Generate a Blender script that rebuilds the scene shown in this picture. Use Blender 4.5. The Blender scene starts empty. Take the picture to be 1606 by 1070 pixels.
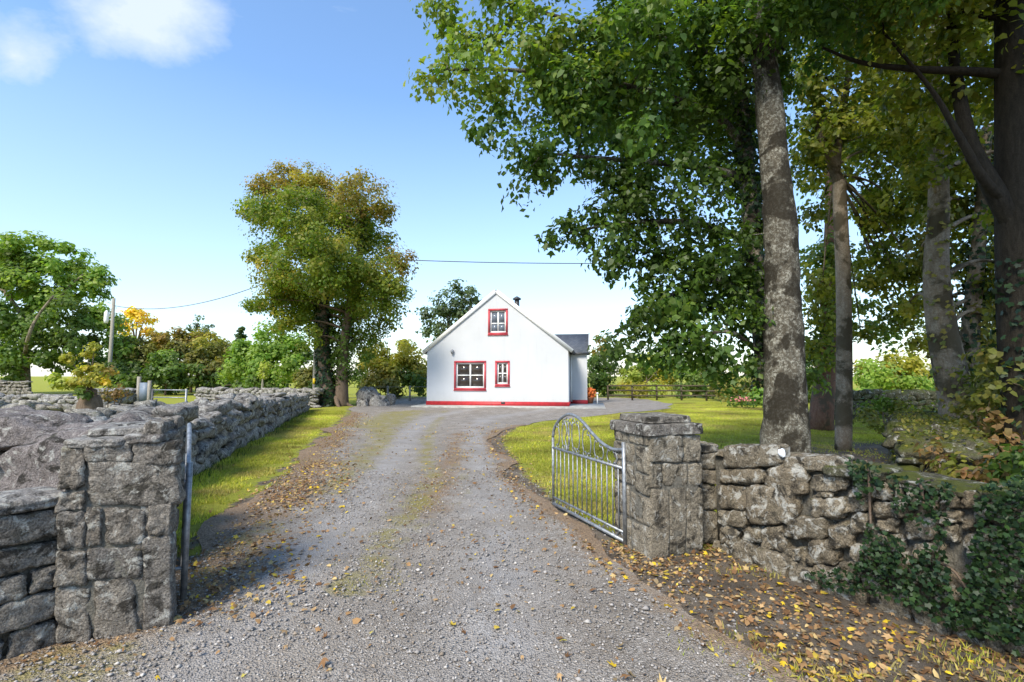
import bpy, bmesh, math, random
import numpy as np
from mathutils import Vector, Matrix

random.seed(7)
rng = np.random.default_rng(11)
R_ = math.radians
scene = bpy.context.scene
col = scene.collection

# ------------------------------------------------------------------ camera
F_PX, IW, IH = 760.0, 1606.0, 1070.0
EYE = 1.6
PITCH = math.atan(55.0 / F_PX)
cam_d = bpy.data.cameras.new('camera')
cam_d.sensor_width = 36.0
cam_d.lens = F_PX / IW * 36.0
cam_d.clip_start = 0.05
cam_d.clip_end = 6000.0
cam = bpy.data.objects.new('camera', cam_d)
cam.location = (0, 0, EYE)
cam.rotation_euler = (math.pi / 2 + PITCH, 0, 0)
col.objects.link(cam)
scene.camera = cam

# ------------------------------------------------------------------ light
SUN_EL = R_(45)
SUN_AZ = (-0.50, -0.87)           # horizontal direction towards the sun
_l = math.hypot(*SUN_AZ)
sv = Vector((SUN_AZ[0] / _l * math.cos(SUN_EL), SUN_AZ[1] / _l * math.cos(SUN_EL), math.sin(SUN_EL)))
sun_d = bpy.data.lights.new('sun', 'SUN')
sun_d.energy = 2.7
sun_d.angle = R_(20.0)
sun_d.color = (1.0, 0.92, 0.78)
sun = bpy.data.objects.new('sun', sun_d)
sun.rotation_euler = (-sv).to_track_quat('-Z', 'Y').to_euler()
col.objects.link(sun)

world = bpy.data.worlds.new('World')
scene.world = world
world.use_nodes = True
nt = world.node_tree
nt.nodes.clear()
def wn(t, **kw):
    n = nt.nodes.new(t)
    for k, v in kw.items(): setattr(n, k, v)
    return n
sky = wn('ShaderNodeTexSky', sky_type='NISHITA')
sky.sun_disc = False
sky.sun_elevation = SUN_EL
sky.sun_rotation = math.atan2(sv.x, sv.y)
sky.air_density = 1.0
sky.dust_density = 0.3
sky.ozone_density = 1.0
tc = wn('ShaderNodeTexCoord')
sep = wn('ShaderNodeSeparateXYZ')
nt.links.new(tc.outputs['Generated'], sep.inputs[0])
zadd = wn('ShaderNodeMath', operation='ADD'); zadd.inputs[1].default_value = 0.22
nt.links.new(sep.outputs['Z'], zadd.inputs[0])
zmax = wn('ShaderNodeMath', operation='MAXIMUM'); zmax.inputs[1].default_value = 0.05
nt.links.new(zadd.outputs[0], zmax.inputs[0])
dv = wn('ShaderNodeVectorMath', operation='DIVIDE')
nt.links.new(tc.outputs['Generated'], dv.inputs[0])
cmb = wn('ShaderNodeCombineXYZ')
for i in range(3): nt.links.new(zmax.outputs[0], cmb.inputs[i])
nt.links.new(cmb.outputs[0], dv.inputs[1])
mp = wn('ShaderNodeMapping')
mp.inputs['Location'].default_value = (3.1, 7.4, 0)
mp.inputs['Scale'].default_value = (0.55, 0.8, 0.3)
nt.links.new(dv.outputs[0], mp.inputs['Vector'])
nz = wn('ShaderNodeTexNoise'); nz.inputs['Scale'].default_value = 2.6
nz.inputs['Detail'].default_value = 7; nz.inputs['Roughness'].default_value = 0.62
nz.inputs['Distortion'].default_value = 0.25
nt.links.new(mp.outputs[0], nz.inputs['Vector'])
# a cumulus bank high on the left: raise the noise around that direction
def blob(px, py, rad, gain):
    d = px_ray_dir(px, py)
    dt = wn('ShaderNodeVectorMath', operation='DISTANCE')
    nrm = wn('ShaderNodeVectorMath', operation='NORMALIZE')
    nt.links.new(tc.outputs['Generated'], nrm.inputs[0])
    nt.links.new(nrm.outputs[0], dt.inputs[0]); dt.inputs[1].default_value = d
    mr = wn('ShaderNodeMapRange'); mr.inputs['From Min'].default_value = 0.0
    mr.inputs['From Max'].default_value = rad; mr.inputs['To Min'].default_value = gain
    mr.inputs['To Max'].default_value = 0.0; mr.clamp = True
    nt.links.new(dt.outputs['Value'], mr.inputs['Value'])
    return mr.outputs[0]
def px_ray_dir(x, y):
    v = (IH / 2 - y) / F_PX
    d = Vector(((x - IW / 2) / F_PX, math.cos(PITCH) - math.sin(PITCH) * v, math.sin(PITCH) + math.cos(PITCH) * v))
    return d.normalized()
acc = nz.outputs['Fac']
for b in ((240, 15, 0.13, 0.26), (22, 88, 0.08, 0.30), (150, -60, 0.18, 0.24)):
    o = blob(*b)
    ad = wn('ShaderNodeMath', operation='ADD')
    nt.links.new(acc, ad.inputs[0]); nt.links.new(o, ad.inputs[1]); acc = ad.outputs[0]
ramp = wn('ShaderNodeValToRGB')
ramp.color_ramp.elements[0].position = 0.63; ramp.color_ramp.elements[0].color = (0, 0, 0, 1)
ramp.color_ramp.elements[1].position = 0.86; ramp.color_ramp.elements[1].color = (.95, .95, .95, 1)
nt.links.new(acc, ramp.inputs['Fac'])
# thin white veil of far cloud towards the horizon
veil = wn('ShaderNodeMapRange'); veil.inputs['From Min'].default_value = 0.0; veil.inputs['From Max'].default_value = 0.5
veil.inputs['To Min'].default_value = 0.62; veil.inputs['To Max'].default_value = 0.10; veil.clamp = True
nt.links.new(sep.outputs['Z'], veil.inputs['Value'])
mx = wn('ShaderNodeMath', operation='MAXIMUM')
nt.links.new(ramp.outputs['Color'], mx.inputs[0]); nt.links.new(veil.outputs[0], mx.inputs[1])
mixc = wn('ShaderNodeMixRGB'); mixc.inputs['Color2'].default_value = (2.9, 3.3, 3.9, 1)
hs = wn('ShaderNodeHueSaturation'); hs.inputs['Saturation'].default_value = 1.2; hs.inputs['Value'].default_value = 1.12
nt.links.new(sky.outputs[0], hs.inputs['Color'])
nt.links.new(mx.outputs[0], mixc.inputs['Fac']); nt.links.new(hs.outputs[0], mixc.inputs['Color1'])
bg = wn('ShaderNodeBackground'); bg.inputs['Strength'].default_value = 0.135
nt.links.new(mixc.outputs[0], bg.inputs['Color'])
wo = wn('ShaderNodeOutputWorld'); nt.links.new(bg.outputs[0], wo.inputs['Surface'])

scene.view_settings.view_transform = 'Standard'
scene.view_settings.look = 'None'
scene.view_settings.exposure = 1.12
scene.view_settings.gamma = 1.0
scene.view_settings.use_curve_mapping = False
scene.render.engine = 'CYCLES'
scene.cycles.use_denoising = True
scene.cycles.max_bounces = 5
scene.cycles.transparent_max_bounces = 5
scene.cycles.caustics_reflective = False
scene.cycles.caustics_refractive = False

# ------------------------------------------------------------------ pixel helpers
CAM = Vector((0, 0, EYE))
def ray(x, y):
    v = (IH / 2 - y) / F_PX
    return Vector(((x - IW / 2) / F_PX, math.cos(PITCH) - math.sin(PITCH) * v, math.sin(PITCH) + math.cos(PITCH) * v))
def gpt(x, y, z=0.0):
    d = ray(x, y); t = (z - EYE) / d.z
    return CAM + d * t
def dpt(x, y, dep):
    d = ray(x, y)
    return CAM + d * (dep / d.y)
def ppt(x, y, p, n):
    d = ray(x, y); p = Vector(p); n = Vector(n)
    t = (p - CAM).dot(n) / d.dot(n)
    return CAM + d * t

# ------------------------------------------------------------------ scene helpers
def setp(o, label=None, cat=None, group=None, kind=None):
    if label: o['label'] = label
    if cat: o['category'] = cat
    if group: o['group'] = group
    if kind: o['kind'] = kind
    return o
def thing(name, label, cat, loc=(0, 0, 0), group=None):
    o = bpy.data.objects.new(name, None)
    o.empty_display_size = 0.2
    o.location = loc
    col.objects.link(o)
    return setp(o, label, cat, group)
def obj(name, mesh, mat=None, parent=None, local=False, kind=None):
    """mesh in world coordinates unless local"""
    o = bpy.data.objects.new(name, mesh)
    col.objects.link(o)
    if mat is not None and len(mesh.materials) == 0: mesh.materials.append(mat)
    if parent is not None:
        o.parent = parent
        if not local: o.location = -world_loc(parent)
    if kind: o['kind'] = kind
    return o
def world_loc(o):
    v = Vector(o.location)
    while o.parent is not None:
        o = o.parent; v = v + Vector(o.location)
    return v
def mesh_np(name, V, faces, smooth=False, colr=None, attr='Col'):
    """faces: (M,k) int array or list of arrays with different k"""
    V = np.asarray(V, dtype=np.float32)
    if not isinstance(faces, list): faces = [faces]
    faces = [np.asarray(f, dtype=np.int32) for f in faces if len(f)]
    me = bpy.data.meshes.new(name)
    me.vertices.add(len(V)); me.vertices.foreach_set('co', V.ravel())
    nl = sum(f.size for f in faces); npoly = sum(len(f) for f in faces)
    me.loops.add(nl); me.loops.foreach_set('vertex_index', np.concatenate([f.ravel() for f in faces]))
    me.polygons.add(npoly)
    starts = []; s = 0
    for f in faces:
        k = f.shape[1]; starts.append(s + np.arange(len(f)) * k); s += f.size
    me.polygons.foreach_set('loop_start', np.concatenate(starts).astype(np.int32))
    if smooth: me.polygons.foreach_set('use_smooth', np.ones(npoly, dtype=bool))
    me.update(calc_edges=True)
    if colr is not None:
        a = me.attributes.new(attr, 'FLOAT_COLOR', 'POINT')
        c = np.ones((len(V), 4), dtype=np.float32); c[:, :3] = colr
        a.data.foreach_set('color', c.ravel())
    me.validate()
    return me
class MB:
    """collects boxes / tubes into one mesh"""
    def __init__(s): s.v = []; s.f4 = []; s.f3 = []; s.n = 0
    def put(s, V, Q=None, T=None):
        V = np.asarray(V, dtype=float)
        if Q is not None and len(Q): s.f4.append(np.asarray(Q) + s.n)
        if T is not None and len(T): s.f3.append(np.asarray(T) + s.n)
        s.v.append(V); s.n += len(V)
    def box(s, o, ax, ay, az):
        """o corner, three edge vectors"""
        o = np.array(o, float); ax = np.array(ax, float); ay = np.array(ay, float); az = np.array(az, float)
        V = [o, o + ax, o + ax + ay, o + ay, o + az, o + ax + az, o + ax + ay + az, o + ay + az]
        s.put(V, [(0, 3, 2, 1), (4, 5, 6, 7), (0, 1, 5, 4), (1, 2, 6, 5), (2, 3, 7, 6), (3, 0, 4, 7)])
    def bx(s, c, size):
        c = np.array(c, float); d = np.array(size, float)
        s.box(c - d / 2, (d[0], 0, 0), (0, d[1], 0), (0, 0, d[2]))
    def tube(s, pts, rad, sides=8, cap=True):
        V, Q, T = tube_np(pts, rad, sides, cap); s.put(V, Q, T)
    def mesh(s, name, smooth=False):
        V = np.concatenate(s.v); fs = []
        if s.f4: fs.append(np.concatenate(s.f4))
        if s.f3: fs.append(np.concatenate(s.f3))
        return mesh_np(name, V, fs, smooth)
def tube_np(pts, rad, sides=8, cap=True):
    P = np.asarray(pts, float); n = len(P)
    r = np.full(n, rad, float) if np.isscalar(rad) else np.asarray(rad, float)
    T = np.gradient(P, axis=0); T /= np.linalg.norm(T, axis=1)[:, None] + 1e-9
    ref = np.array([0.0, 0, 1]) if abs(T[0][2]) < 0.9 else np.array([1.0, 0, 0])
    u = np.cross(ref, T[0]); u /= np.linalg.norm(u)
    a = np.linspace(0, 2 * np.pi, sides, endpoint=False)
    V = np.empty((n, sides, 3))
    for i in range(n):
        u = u - T[i] * u.dot(T[i]); u /= np.linalg.norm(u) + 1e-9
        w = np.cross(T[i], u)
        V[i] = P[i] + r[i] * (np.cos(a)[:, None] * u + np.sin(a)[:, None] * w)
    i = np.arange(n - 1)[:, None] * sides; j = np.arange(sides)[None]; k = (j + 1) % sides
    Q = np.stack([i + j, i + k, i + sides + k, i + sides + j], -1).reshape(-1, 4)
    V = V.reshape(-1, 3); Tt = []
    if cap:
        V = np.vstack([V, P[:1], P[-1:]]); c0 = n * sides; c1 = c0 + 1; b = (n - 1) * sides
        jj = np.arange(sides); kk = (jj + 1) % sides
        Tt = np.vstack([np.stack([np.full(sides, c0), kk, jj], -1), np.stack([np.full(sides, c1), b + jj, b + kk], -1)])
    return V, Q, Tt
def smooth_line(pts, per=6):
    P = np.asarray(pts, float)
    if len(P) < 3:
        return np.array([P[0] + (P[-1] - P[0]) * t for t in np.linspace(0, 1, per + 1)])
    E = np.vstack([2 * P[0] - P[1], P, 2 * P[-1] - P[-2]]); out = []
    for i in range(1, len(E) - 2):
        for t in np.linspace(0, 1, per, endpoint=False):
            a, b, c, d = E[i - 1], E[i], E[i + 1], E[i + 2]
            out.append(0.5 * (2 * b + (c - a) * t + (2 * a - 5 * b + 4 * c - d) * t * t + (3 * b - 3 * c + d - a) * t ** 3))
    out.append(P[-1]); return np.array(out)
class SN:
    """smooth pseudo-noise on points (numpy)"""
    def __init__(s, seed, f0=1.0, octs=4, per=7, gain=0.5):
        g = np.random.default_rng(seed); s.k = []; s.a = []; s.p = []
        for o in range(octs):
            d = g.normal(size=(per, 3)); d /= np.linalg.norm(d, axis=1)[:, None]
            s.k.append(d * f0 * 2 ** o * g.uniform(0.7, 1.4, (per, 1))); s.p.append(g.uniform(0, 6.28, per))
            s.a.append(np.full(per, gain ** o / math.sqrt(per)))
        s.k = np.concatenate(s.k); s.p = np.concatenate(s.p); s.a = np.concatenate(s.a)
    def __call__(s, P):
        P = np.asarray(P, float)
        return (np.sin(P @ s.k.T * 2 * np.pi + s.p) * s.a).sum(-1)

# ------------------------------------------------------------------ materials
def mat(name):
    m = bpy.data.materials.new(name); m.use_nodes = True
    m.node_tree.nodes.clear(); return m, m.node_tree
class NT:
    def __init__(s, name):
        s.m, s.t = mat(name)
        s.out = s.n('ShaderNodeOutputMaterial')
    def n(s, t, **kw):
        x = s.t.nodes.new(t)
        for k, v in kw.items(): setattr(x, k, v)
        return x
    def l(s, a, b): s.t.links.new(a, b)
    def noise(s, vec, scale, detail=4, rough=0.55, dist=0.0):
        x = s.n('ShaderNodeTexNoise'); x.inputs['Scale'].default_value = scale
        x.inputs['Detail'].default_value = detail; x.inputs['Roughness'].default_value = rough
        x.inputs['Distortion'].default_value = dist
        if vec is not None: s.l(vec, x.inputs['Vector'])
        return x.outputs['Fac']
    def ramp(s, fac, stops, interp='LINEAR'):
        x = s.n('ShaderNodeValToRGB'); cr = x.color_ramp; cr.interpolation = interp
        while len(cr.elements) < len(stops): cr.elements.new(0.5)
        for e, (p, c) in zip(cr.elements, stops):
            e.position = p; e.color = (c, c, c, 1) if np.isscalar(c) else (*c, 1)
        s.l(fac, x.inputs['Fac']); return x.outputs['Color']
    def mix(s, fac, a, b, mode='MIX'):
        x = s.n('ShaderNodeMixRGB', blend_type=mode)
        for v, i in ((fac, 'Fac'), (a, 'Color1'), (b, 'Color2')):
            if hasattr(v, 'is_linked'): s.l(v, x.inputs[i])
            elif np.isscalar(v): x.inputs[i].default_value = v if i == 'Fac' else (v, v, v, 1)
            else: x.inputs[i].default_value = (*v, 1)
        return x.outputs[0]
    def math(s, op, a, b=0.0, clamp=False):
        x = s.n('ShaderNodeMath', operation=op); x.use_clamp = clamp
        for v, i in ((a, 0), (b, 1)):
            if hasattr(v, 'is_linked'): s.l(v, x.inputs[i])
            else: x.inputs[i].default_value = v
        return x.outputs[0]
    def bump(s, h, strength=0.5, dist=0.02, prev=None):
        x = s.n('ShaderNodeBump'); x.inputs['Strength'].default_value = strength; x.inputs['Distance'].default_value = dist
        s.l(h, x.inputs['Height'])
        if prev is not None: s.l(prev, x.inputs['Normal'])
        return x.outputs[0]
    def pbr(s, colr, rough=0.8, normal=None, spec=0.3, metal=0.0):
        x = s.n('ShaderNodeBsdfPrincipled')
        for v, i in ((colr, 'Base Color'), (rough, 'Roughness'), (spec, 'Specular IOR Level'), (metal, 'Metallic')):
            if hasattr(v, 'is_linked'): s.l(v, x.inputs[i])
            elif np.isscalar(v): x.inputs[i].default_value = v if i != 'Base Color' else (v, v, v, 1)
            else: x.inputs[i].default_value = (*v, 1)
        if normal is not None: s.l(normal, x.inputs['Normal'])
        s.l(x.outputs[0], s.out.inputs['Surface']); return x
    def pos(s): return s.n('ShaderNodeNewGeometry').outputs['Position']
    def oc(s): return s.n('ShaderNodeTexCoord').outputs['Object']
    def rnd(s): return s.n('ShaderNodeObjectInfo').outputs['Random']
    def attr(s, name):
        x = s.n('ShaderNodeAttribute'); x.attribute_name = name; return x
    def up(s):
        g = s.n('ShaderNodeNewGeometry'); q = s.n('ShaderNodeSeparateXYZ'); s.l(g.outputs['Normal'], q.inputs[0]); return q.outputs['Z']

def stone_mat(name, c0, c1, c2, moss=0.25, lichen=0.35, mossc=(0.10, 0.10, 0.02), fine=1.0):
    t = NT(name); p = t.pos()
    big = t.noise(p, 3.0, 5, 0.6); mid = t.noise(p, 14 * fine, 6, 0.65, 0.3); fin = t.noise(p, 90 * fine, 4, 0.6)
    c = t.ramp(t.rnd(), [(0.0, c0), (0.5, c1), (1.0, c2)])
    c = t.mix(t.ramp(mid, [(0.3, 0.0), (0.7, 1.0)]), c, t.mix(1.0, c, (0.42, 0.40, 0.38), 'MULTIPLY'))
    c = t.mix(t.ramp(big, [(0.35, 0.0), (0.75, 0.55)]), c, c1)
    c = t.mix(0.75, c, t.ramp(fin, [(0.30, 0.18), (0.70, 1.75)]), 'MULTIPLY')
    c = t.mix(t.ramp(t.noise(p, 6.5 * fine, 5, 0.7, 0.8), [(0.38, 0.9), (0.48, 0.0)]), c, (0.03, 0.027, 0.022))
    li = t.ramp(t.noise(p, 11 * fine, 6, 0.7, 0.6), [(0.60 - 0.1 * lichen, 0.0), (0.68 - 0.1 * lichen, 0.8)])
    c = t.mix(li, c, (0.50, 0.49, 0.44))
    mo = t.math('MULTIPLY', t.ramp(t.up(), [(0.2, 0.12), (0.75, 1.0)]), t.ramp(t.noise(p, 5, 5, 0.65, 0.4), [(0.62 - 0.25 * moss, 0.0), (0.72 - 0.2 * moss, 1.0)]))
    c = t.mix(t.math('MULTIPLY', mo, min(1.0, moss * 2.2)), c, mossc)
    vo = t.n('ShaderNodeTexVoronoi'); vo.feature = 'DISTANCE_TO_EDGE'; vo.inputs['Scale'].default_value = 7 * fine; t.l(p, vo.inputs['Vector'])
    b = t.bump(t.ramp(vo.outputs['Distance'], [(0.0, 0.0), (0.08, 1.0)]), 0.25, 0.008)
    b = t.bump(mid, 1.0, 0.05, b); b = t.bump(fin, 0.9, 0.012, b)
    t.pbr(c, 0.92, b, 0.2)
    return t.m
M = {}
M['stone_gate'] = stone_mat('stone_gate', (0.23, 0.20, 0.165), (0.30, 0.27, 0.23), (0.20, 0.185, 0.168), 0.22, 0.55, (0.13, 0.125, 0.03))
M['stone_pale'] = stone_mat('stone_pale', (0.28, 0.24, 0.18), (0.335, 0.295, 0.225), (0.235, 0.205, 0.16), 0.16, 0.5, (0.10, 0.11, 0.03))
M['stone_dry'] = stone_mat('stone_dry', (0.29, 0.265, 0.24), (0.37, 0.35, 0.32), (0.20, 0.18, 0.165), 0.12, 0.75, (0.16, 0.13, 0.03))
M['stone_boulder'] = stone_mat('stone_boulder', (0.24, 0.21, 0.20), (0.27, 0.24, 0.225), (0.21, 0.185, 0.18), 0.10, 0.4)
M['stone_wing'] = stone_mat('stone_wing', (0.22, 0.18, 0.125), (0.30, 0.255, 0.185), (0.17, 0.145, 0.105), 0.2, 0.8, (0.06, 0.07, 0.02))
M['stone_far'] = stone_mat('stone_far', (0.30, 0.275, 0.235), (0.34, 0.32, 0.28), (0.24, 0.23, 0.20), 0.2, 0.5, (0.13, 0.13, 0.03), 0.6)
M['stone_moss'] = stone_mat('stone_moss', (0.10, 0.10, 0.07), (0.13, 0.12, 0.08), (0.09, 0.085, 0.06), 0.9, 0.4, (0.075, 0.085, 0.015))

def mortar_mat(name, c0, c1):
    t = NT(name); p = t.pos()
    a = t.noise(p, 9, 6, 0.7); b = t.noise(p, 60, 4, 0.6)
    c = t.mix(a, c0, c1); c = t.mix(0.6, c, t.ramp(b, [(0.3, 0.5), (0.7, 1.4)]), 'MULTIPLY')
    t.pbr(c, 0.95, t.bump(b, 0.8, 0.01, t.bump(a, 0.9, 0.05)), 0.1); return t.m
M['mortar'] = mortar_mat('mortar', (0.10, 0.092, 0.075), (0.22, 0.205, 0.17))
M['dark_core'] = mortar_mat('dark_core', (0.03, 0.028, 0.022), (0.07, 0.065, 0.05))

def leaf_mat(name, trans=0.4, rough=0.45, spec=0.35):
    t = NT(name); a = t.attr('Col')
    n = t.noise(t.pos(), 25, 2)
    c = t.mix(0.5, a.outputs['Color'], t.ramp(n, [(0.3, 0.65), (0.7, 1.3)]), 'MULTIPLY')
    p = t.pbr(c, rough, None, spec)
    tr = t.n('ShaderNodeBsdfTranslucent')
    t.l(t.mix(1.0, c, (1.25, 1.35, 0.6), 'MULTIPLY'), tr.inputs['Color'])
    ms = t.n('ShaderNodeMixShader'); ms.inputs[0].default_value = trans
    t.l(p.outputs[0], ms.inputs[1]); t.l(tr.outputs[0], ms.inputs[2]); t.l(ms.outputs[0], t.out.inputs['Surface'])
    return t.m
M['leaf'] = leaf_mat('leaf', 0.52)
M['grass'] = leaf_mat('grass_blade', 0.3, 0.6, 0.2)
M['litter'] = leaf_mat('dry_leaf', 0.12, 0.75, 0.15)
M['ivy'] = leaf_mat('ivy_leaf', 0.12, 0.5, 0.25)

def bark_mat(name, c0, c1, patch=None, pscale=3.0, lich=0.0, sc=1.0):
    t = NT(name); p = t.pos()
    m = t.n('ShaderNodeMapping'); m.inputs['Scale'].default_value = (1, 1, 0.25); t.l(p, m.inputs['Vector'])
    st = t.noise(m.outputs[0], 22 * sc, 6, 0.7, 0.3); fi = t.noise(p, 70 * sc, 4, 0.65); bg_ = t.noise(p, pscale, 5, 0.6, 0.5)
    c = t.mix(t.ramp(st, [(0.3, 0.0), (0.7, 1.0)]), c0, c1)
    c = t.mix(0.6, c, t.ramp(fi, [(0.3, 0.55), (0.7, 1.4)]), 'MULTIPLY')
    if lich: c = t.mix(t.ramp(t.noise(p, 30, 6, 0.75, 0.6), [(0.48, 0.0), (0.60, lich)]), c, (0.46, 0.45, 0.38))
    if lich: c = t.mix(t.ramp(t.noise(p, 7, 5, 0.7, 0.3), [(0.42, 0.55), (0.58, 0.0)]), c, c0)
    if patch: c = t.mix(t.ramp(bg_, [(0.50, 0.0), (0.57, 0.88)]), c, patch)
    t.pbr(c, 0.9, t.bump(fi, 0.6, 0.01, t.bump(st, 0.7, 0.03)), 0.15); return t.m
M['bark_lichen'] = bark_mat('bark_lichen', (0.05, 0.042, 0.03), (0.165, 0.145, 0.108), (0.022, 0.018, 0.012), 2.8, 0.7)
M['bark_pale'] = bark_mat('bark_pale', (0.19, 0.145, 0.10), (0.34, 0.28, 0.21), (0.07, 0.058, 0.035), 1.6, 0.4)
M['bark_dark'] = bark_mat('bark_dark', (0.018, 0.015, 0.011), (0.045, 0.038, 0.028), None)
M['bark_brown'] = bark_mat('bark_brown', (0.10, 0.07, 0.05), (0.20, 0.15, 0.11), None)
M['bark_red'] = bark_mat('bark_red', (0.14, 0.07, 0.05), (0.26, 0.15, 0.11), (0.10, 0.08, 0.06), 2.0)
M['wood_grey'] = bark_mat('wood_grey', (0.22, 0.20, 0.16), (0.38, 0.35, 0.29), None, 2.0)
M['wood_fence'] = bark_mat('wood_fence', (0.06, 0.048, 0.03), (0.12, 0.10, 0.065), None, 2.0)

def simple(name, c, rough=0.6, metal=0.0, spec=0.4, var=0.25, bump=0.0, scale=12):
    t = NT(name); p = t.pos(); n = t.noise(p, scale, 5, 0.6)
    cc = t.mix(1.0, c, t.ramp(n, [(0.3, 1 - var), (0.7, 1 + var)]), 'MULTIPLY')
    t.pbr(cc, rough, t.bump(t.noise(p, scale * 6, 3), bump, 0.01) if bump else None, spec, metal); return t.m
t = NT('render_white'); p = t.pos(); n1 = t.noise(p, 0.8, 5, 0.6); n2 = t.noise(p, 90, 3)
m_ = t.n('ShaderNodeMapping'); m_.inputs['Scale'].default_value = (3, 3, 0.25); t.l(p, m_.inputs['Vector'])
n3 = t.noise(m_.outputs[0], 2.0, 5, 0.65)
c = t.mix(t.ramp(n1, [(0.35, 0.0), (0.7, 1.0)]), (0.57, 0.58, 0.595), (0.52, 0.535, 0.545))
c = t.mix(t.ramp(n3, [(0.55, 0.0), (0.8, 0.5)]), c, (0.46, 0.465, 0.46))
sz_ = t.n('ShaderNodeSeparateXYZ'); t.l(p, sz_.inputs[0])
splash = t.math('MULTIPLY', t.ramp(sz_.outputs['Z'], [(0.28, 0.45), (0.85, 0.0)]), t.noise(p, 5, 6, 0.7))
c = t.mix(splash, c, (0.33, 0.30, 0.25))
t.pbr(c, 0.85, t.bump(n1, 0.25, 0.03, t.bump(n2, 0.35, 0.006)), 0.2); M['white'] = t.m
M['red'] = simple('red_paint', (0.42, 0.025, 0.03), 0.5, var=0.22, bump=0.15, scale=6)
M['red_band'] = simple('red_surround', (0.47, 0.06, 0.075), 0.55, var=0.15, bump=0.1, scale=6)
M['upvc'] = simple('white_frame', (0.78, 0.78, 0.76), 0.35, var=0.05)
M['galv'] = simple('galvanised_steel', (0.27, 0.285, 0.30), 0.5, 0.6, 0.5, 0.45, 0.15, 25)
M['dark_metal'] = simple('dark_metal', (0.06, 0.062, 0.065), 0.5, 0.3)
M['concrete'] = simple('concrete', (0.36, 0.35, 0.32), 0.9, var=0.3, bump=0.4, scale=4)
M['rock'] = simple('rock', (0.3, 0.29, 0.29), 0.9, var=0.4, bump=0.6, scale=8)
t = NT('glass_pane'); t.pbr((0.045, 0.036, 0.03), 0.05, None, 0.6); M['glass'] = t.m  # brownish reflection and dark interior put into the pane colour
t = NT('glass_upper'); t.pbr((0.13, 0.155, 0.19), 0.06, None, 0.6); M['glass_upper'] = t.m  # paler bluish pane colour for the upper window
t = NT('roof_slate'); p = t.oc()
br = t.n('ShaderNodeTexBrick'); br.inputs['Scale'].default_value = 3.2; br.inputs['Mortar Size'].default_value = 0.012
br.inputs['Color1'].default_value = (0.085, 0.095, 0.11, 1); br.inputs['Color2'].default_value = (0.13, 0.14, 0.155, 1); br.inputs['Mortar'].default_value = (0.02, 0.02, 0.025, 1)
t.l(p, br.inputs['Vector']); t.pbr(br.outputs['Color'], 0.6, t.bump(br.outputs['Fac'], 0.5, 0.02), 0.4); M['slate'] = t.m
M['cable'] = simple('cable', (0.05, 0.05, 0.055), 0.6)
M['blue_panel'] = simple('blue_panel', (0.17, 0.21, 0.26), 0.5, var=0.15)
M['orange'] = simple('orange_petals', (0.65, 0.16, 0.03), 0.7, var=0.4, scale=40)
M['pink'] = simple('pink_petals', (0.6, 0.22, 0.2), 0.7, var=0.4, scale=40)
M['yellow_tag'] = simple('yellow_tag', (0.7, 0.5, 0.02), 0.5, var=0.1)
M['terracotta'] = simple('terracotta', (0.35, 0.13, 0.06), 0.8)
M['white_stone'] = simple('white_stone', (0.7, 0.74, 0.78), 0.6, var=0.15)

# ------------------------------------------------------------------ ground
XL = [(-6, -4.6), (2.0, -3.5), (2.7, -3.1), (3.3, -2.5), (4.4, -2.85), (5.6, -3.15), (8.1, -3.75), (12.2, -4.85), (19.6, -6.6), (22, -7.3), (24, -8.0), (30, -8.3), (36, -8.3)]
XR = [(-6, 1.9), (1.5, 1.9), (2.5, 1.55), (3.1, 1.25), (3.8, 1.0), (4.2, 0.88), (5.0, 0.72), (5.8, 0.45), (7.85, 0.05), (11.0, -0.36), (12.8, -0.48), (15.2, 0.0), (18.0, 1.5), (20.3, 4.2), (22, 6.0), (24.3, 7.8), (28, 9.2), (36, 9.2)]
_xl = np.array(XL); _xr = np.array(XR)
def xl(y): return np.interp(y, _xl[:, 0], _xl[:, 1])
def xr(y): return np.interp(y, _xr[:, 0], _xr[:, 1])
def wall_x(y): return -5.06 - 0.287 * (np.asarray(y) - 7.8)      # drive-side face of the long field wall
_gn = SN(3, 0.18, 3)
def gh(x, y):
    x = np.asarray(x, float); y = np.asarray(y, float)
    P = np.stack([x, y, np.zeros_like(x)], -1)
    fade = np.clip((np.hypot(x, y) - 1.0) / 6.0, 0.0, 1.0)
    return 0.022 * _gn(P) * fade
def soil_mask(x, y):
    """1 = bare soil and litter, 0 = grass"""
    x = np.asarray(x, float); y = np.asarray(y, float)
    s = np.zeros_like(x)
    s = np.maximum(s, np.clip((4.75 - y) / 0.5, 0, 1))                            # before the walls
    s = np.maximum(s, np.clip(1 - np.abs(x - xl(y)) / 0.22, 0, 1) * (y > 2))
    s = np.maximum(s, np.clip(1 - (x - xr(y)) / 0.45, 0, 1) * (x > -1) * (y < 15))
    tree_sh = np.hypot((x - 6.2) / 3.2, (y - 8.0) / 4.0)
    s = np.maximum(s, np.clip(1.35 - tree_sh, 0, 1) * 0.9)
    s = np.maximum(s, np.clip((x - 6.5) / 1.5, 0, 1) * np.clip((13 - y) / 2, 0, 1))
    s = np.where((x < -3.2) & (y < 6), np.maximum(s, np.clip((x - wall_x(y) + 0.2), 0, 0) + np.where(x < wall_x(y), 0.6, 0)), s)
    return s
def axis(lo, hi, step, far):
    a = list(np.arange(lo, hi + 1e-6, step)); d = step
    while a[-1] < far: d *= 1.35; a.append(a[-1] + d)
    d = step
    while a[0] > -far: d *= 1.35; a.insert(0, a[0] - d)
    return np.array(a)
gx = axis(-12, 14, 0.28, 2500); gy = axis(-3, 30, 0.28, 2500)
GX, GY = np.meshgrid(gx, gy)
near = (np.abs(GX) < 60) & (np.abs(GY) < 60)
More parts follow.
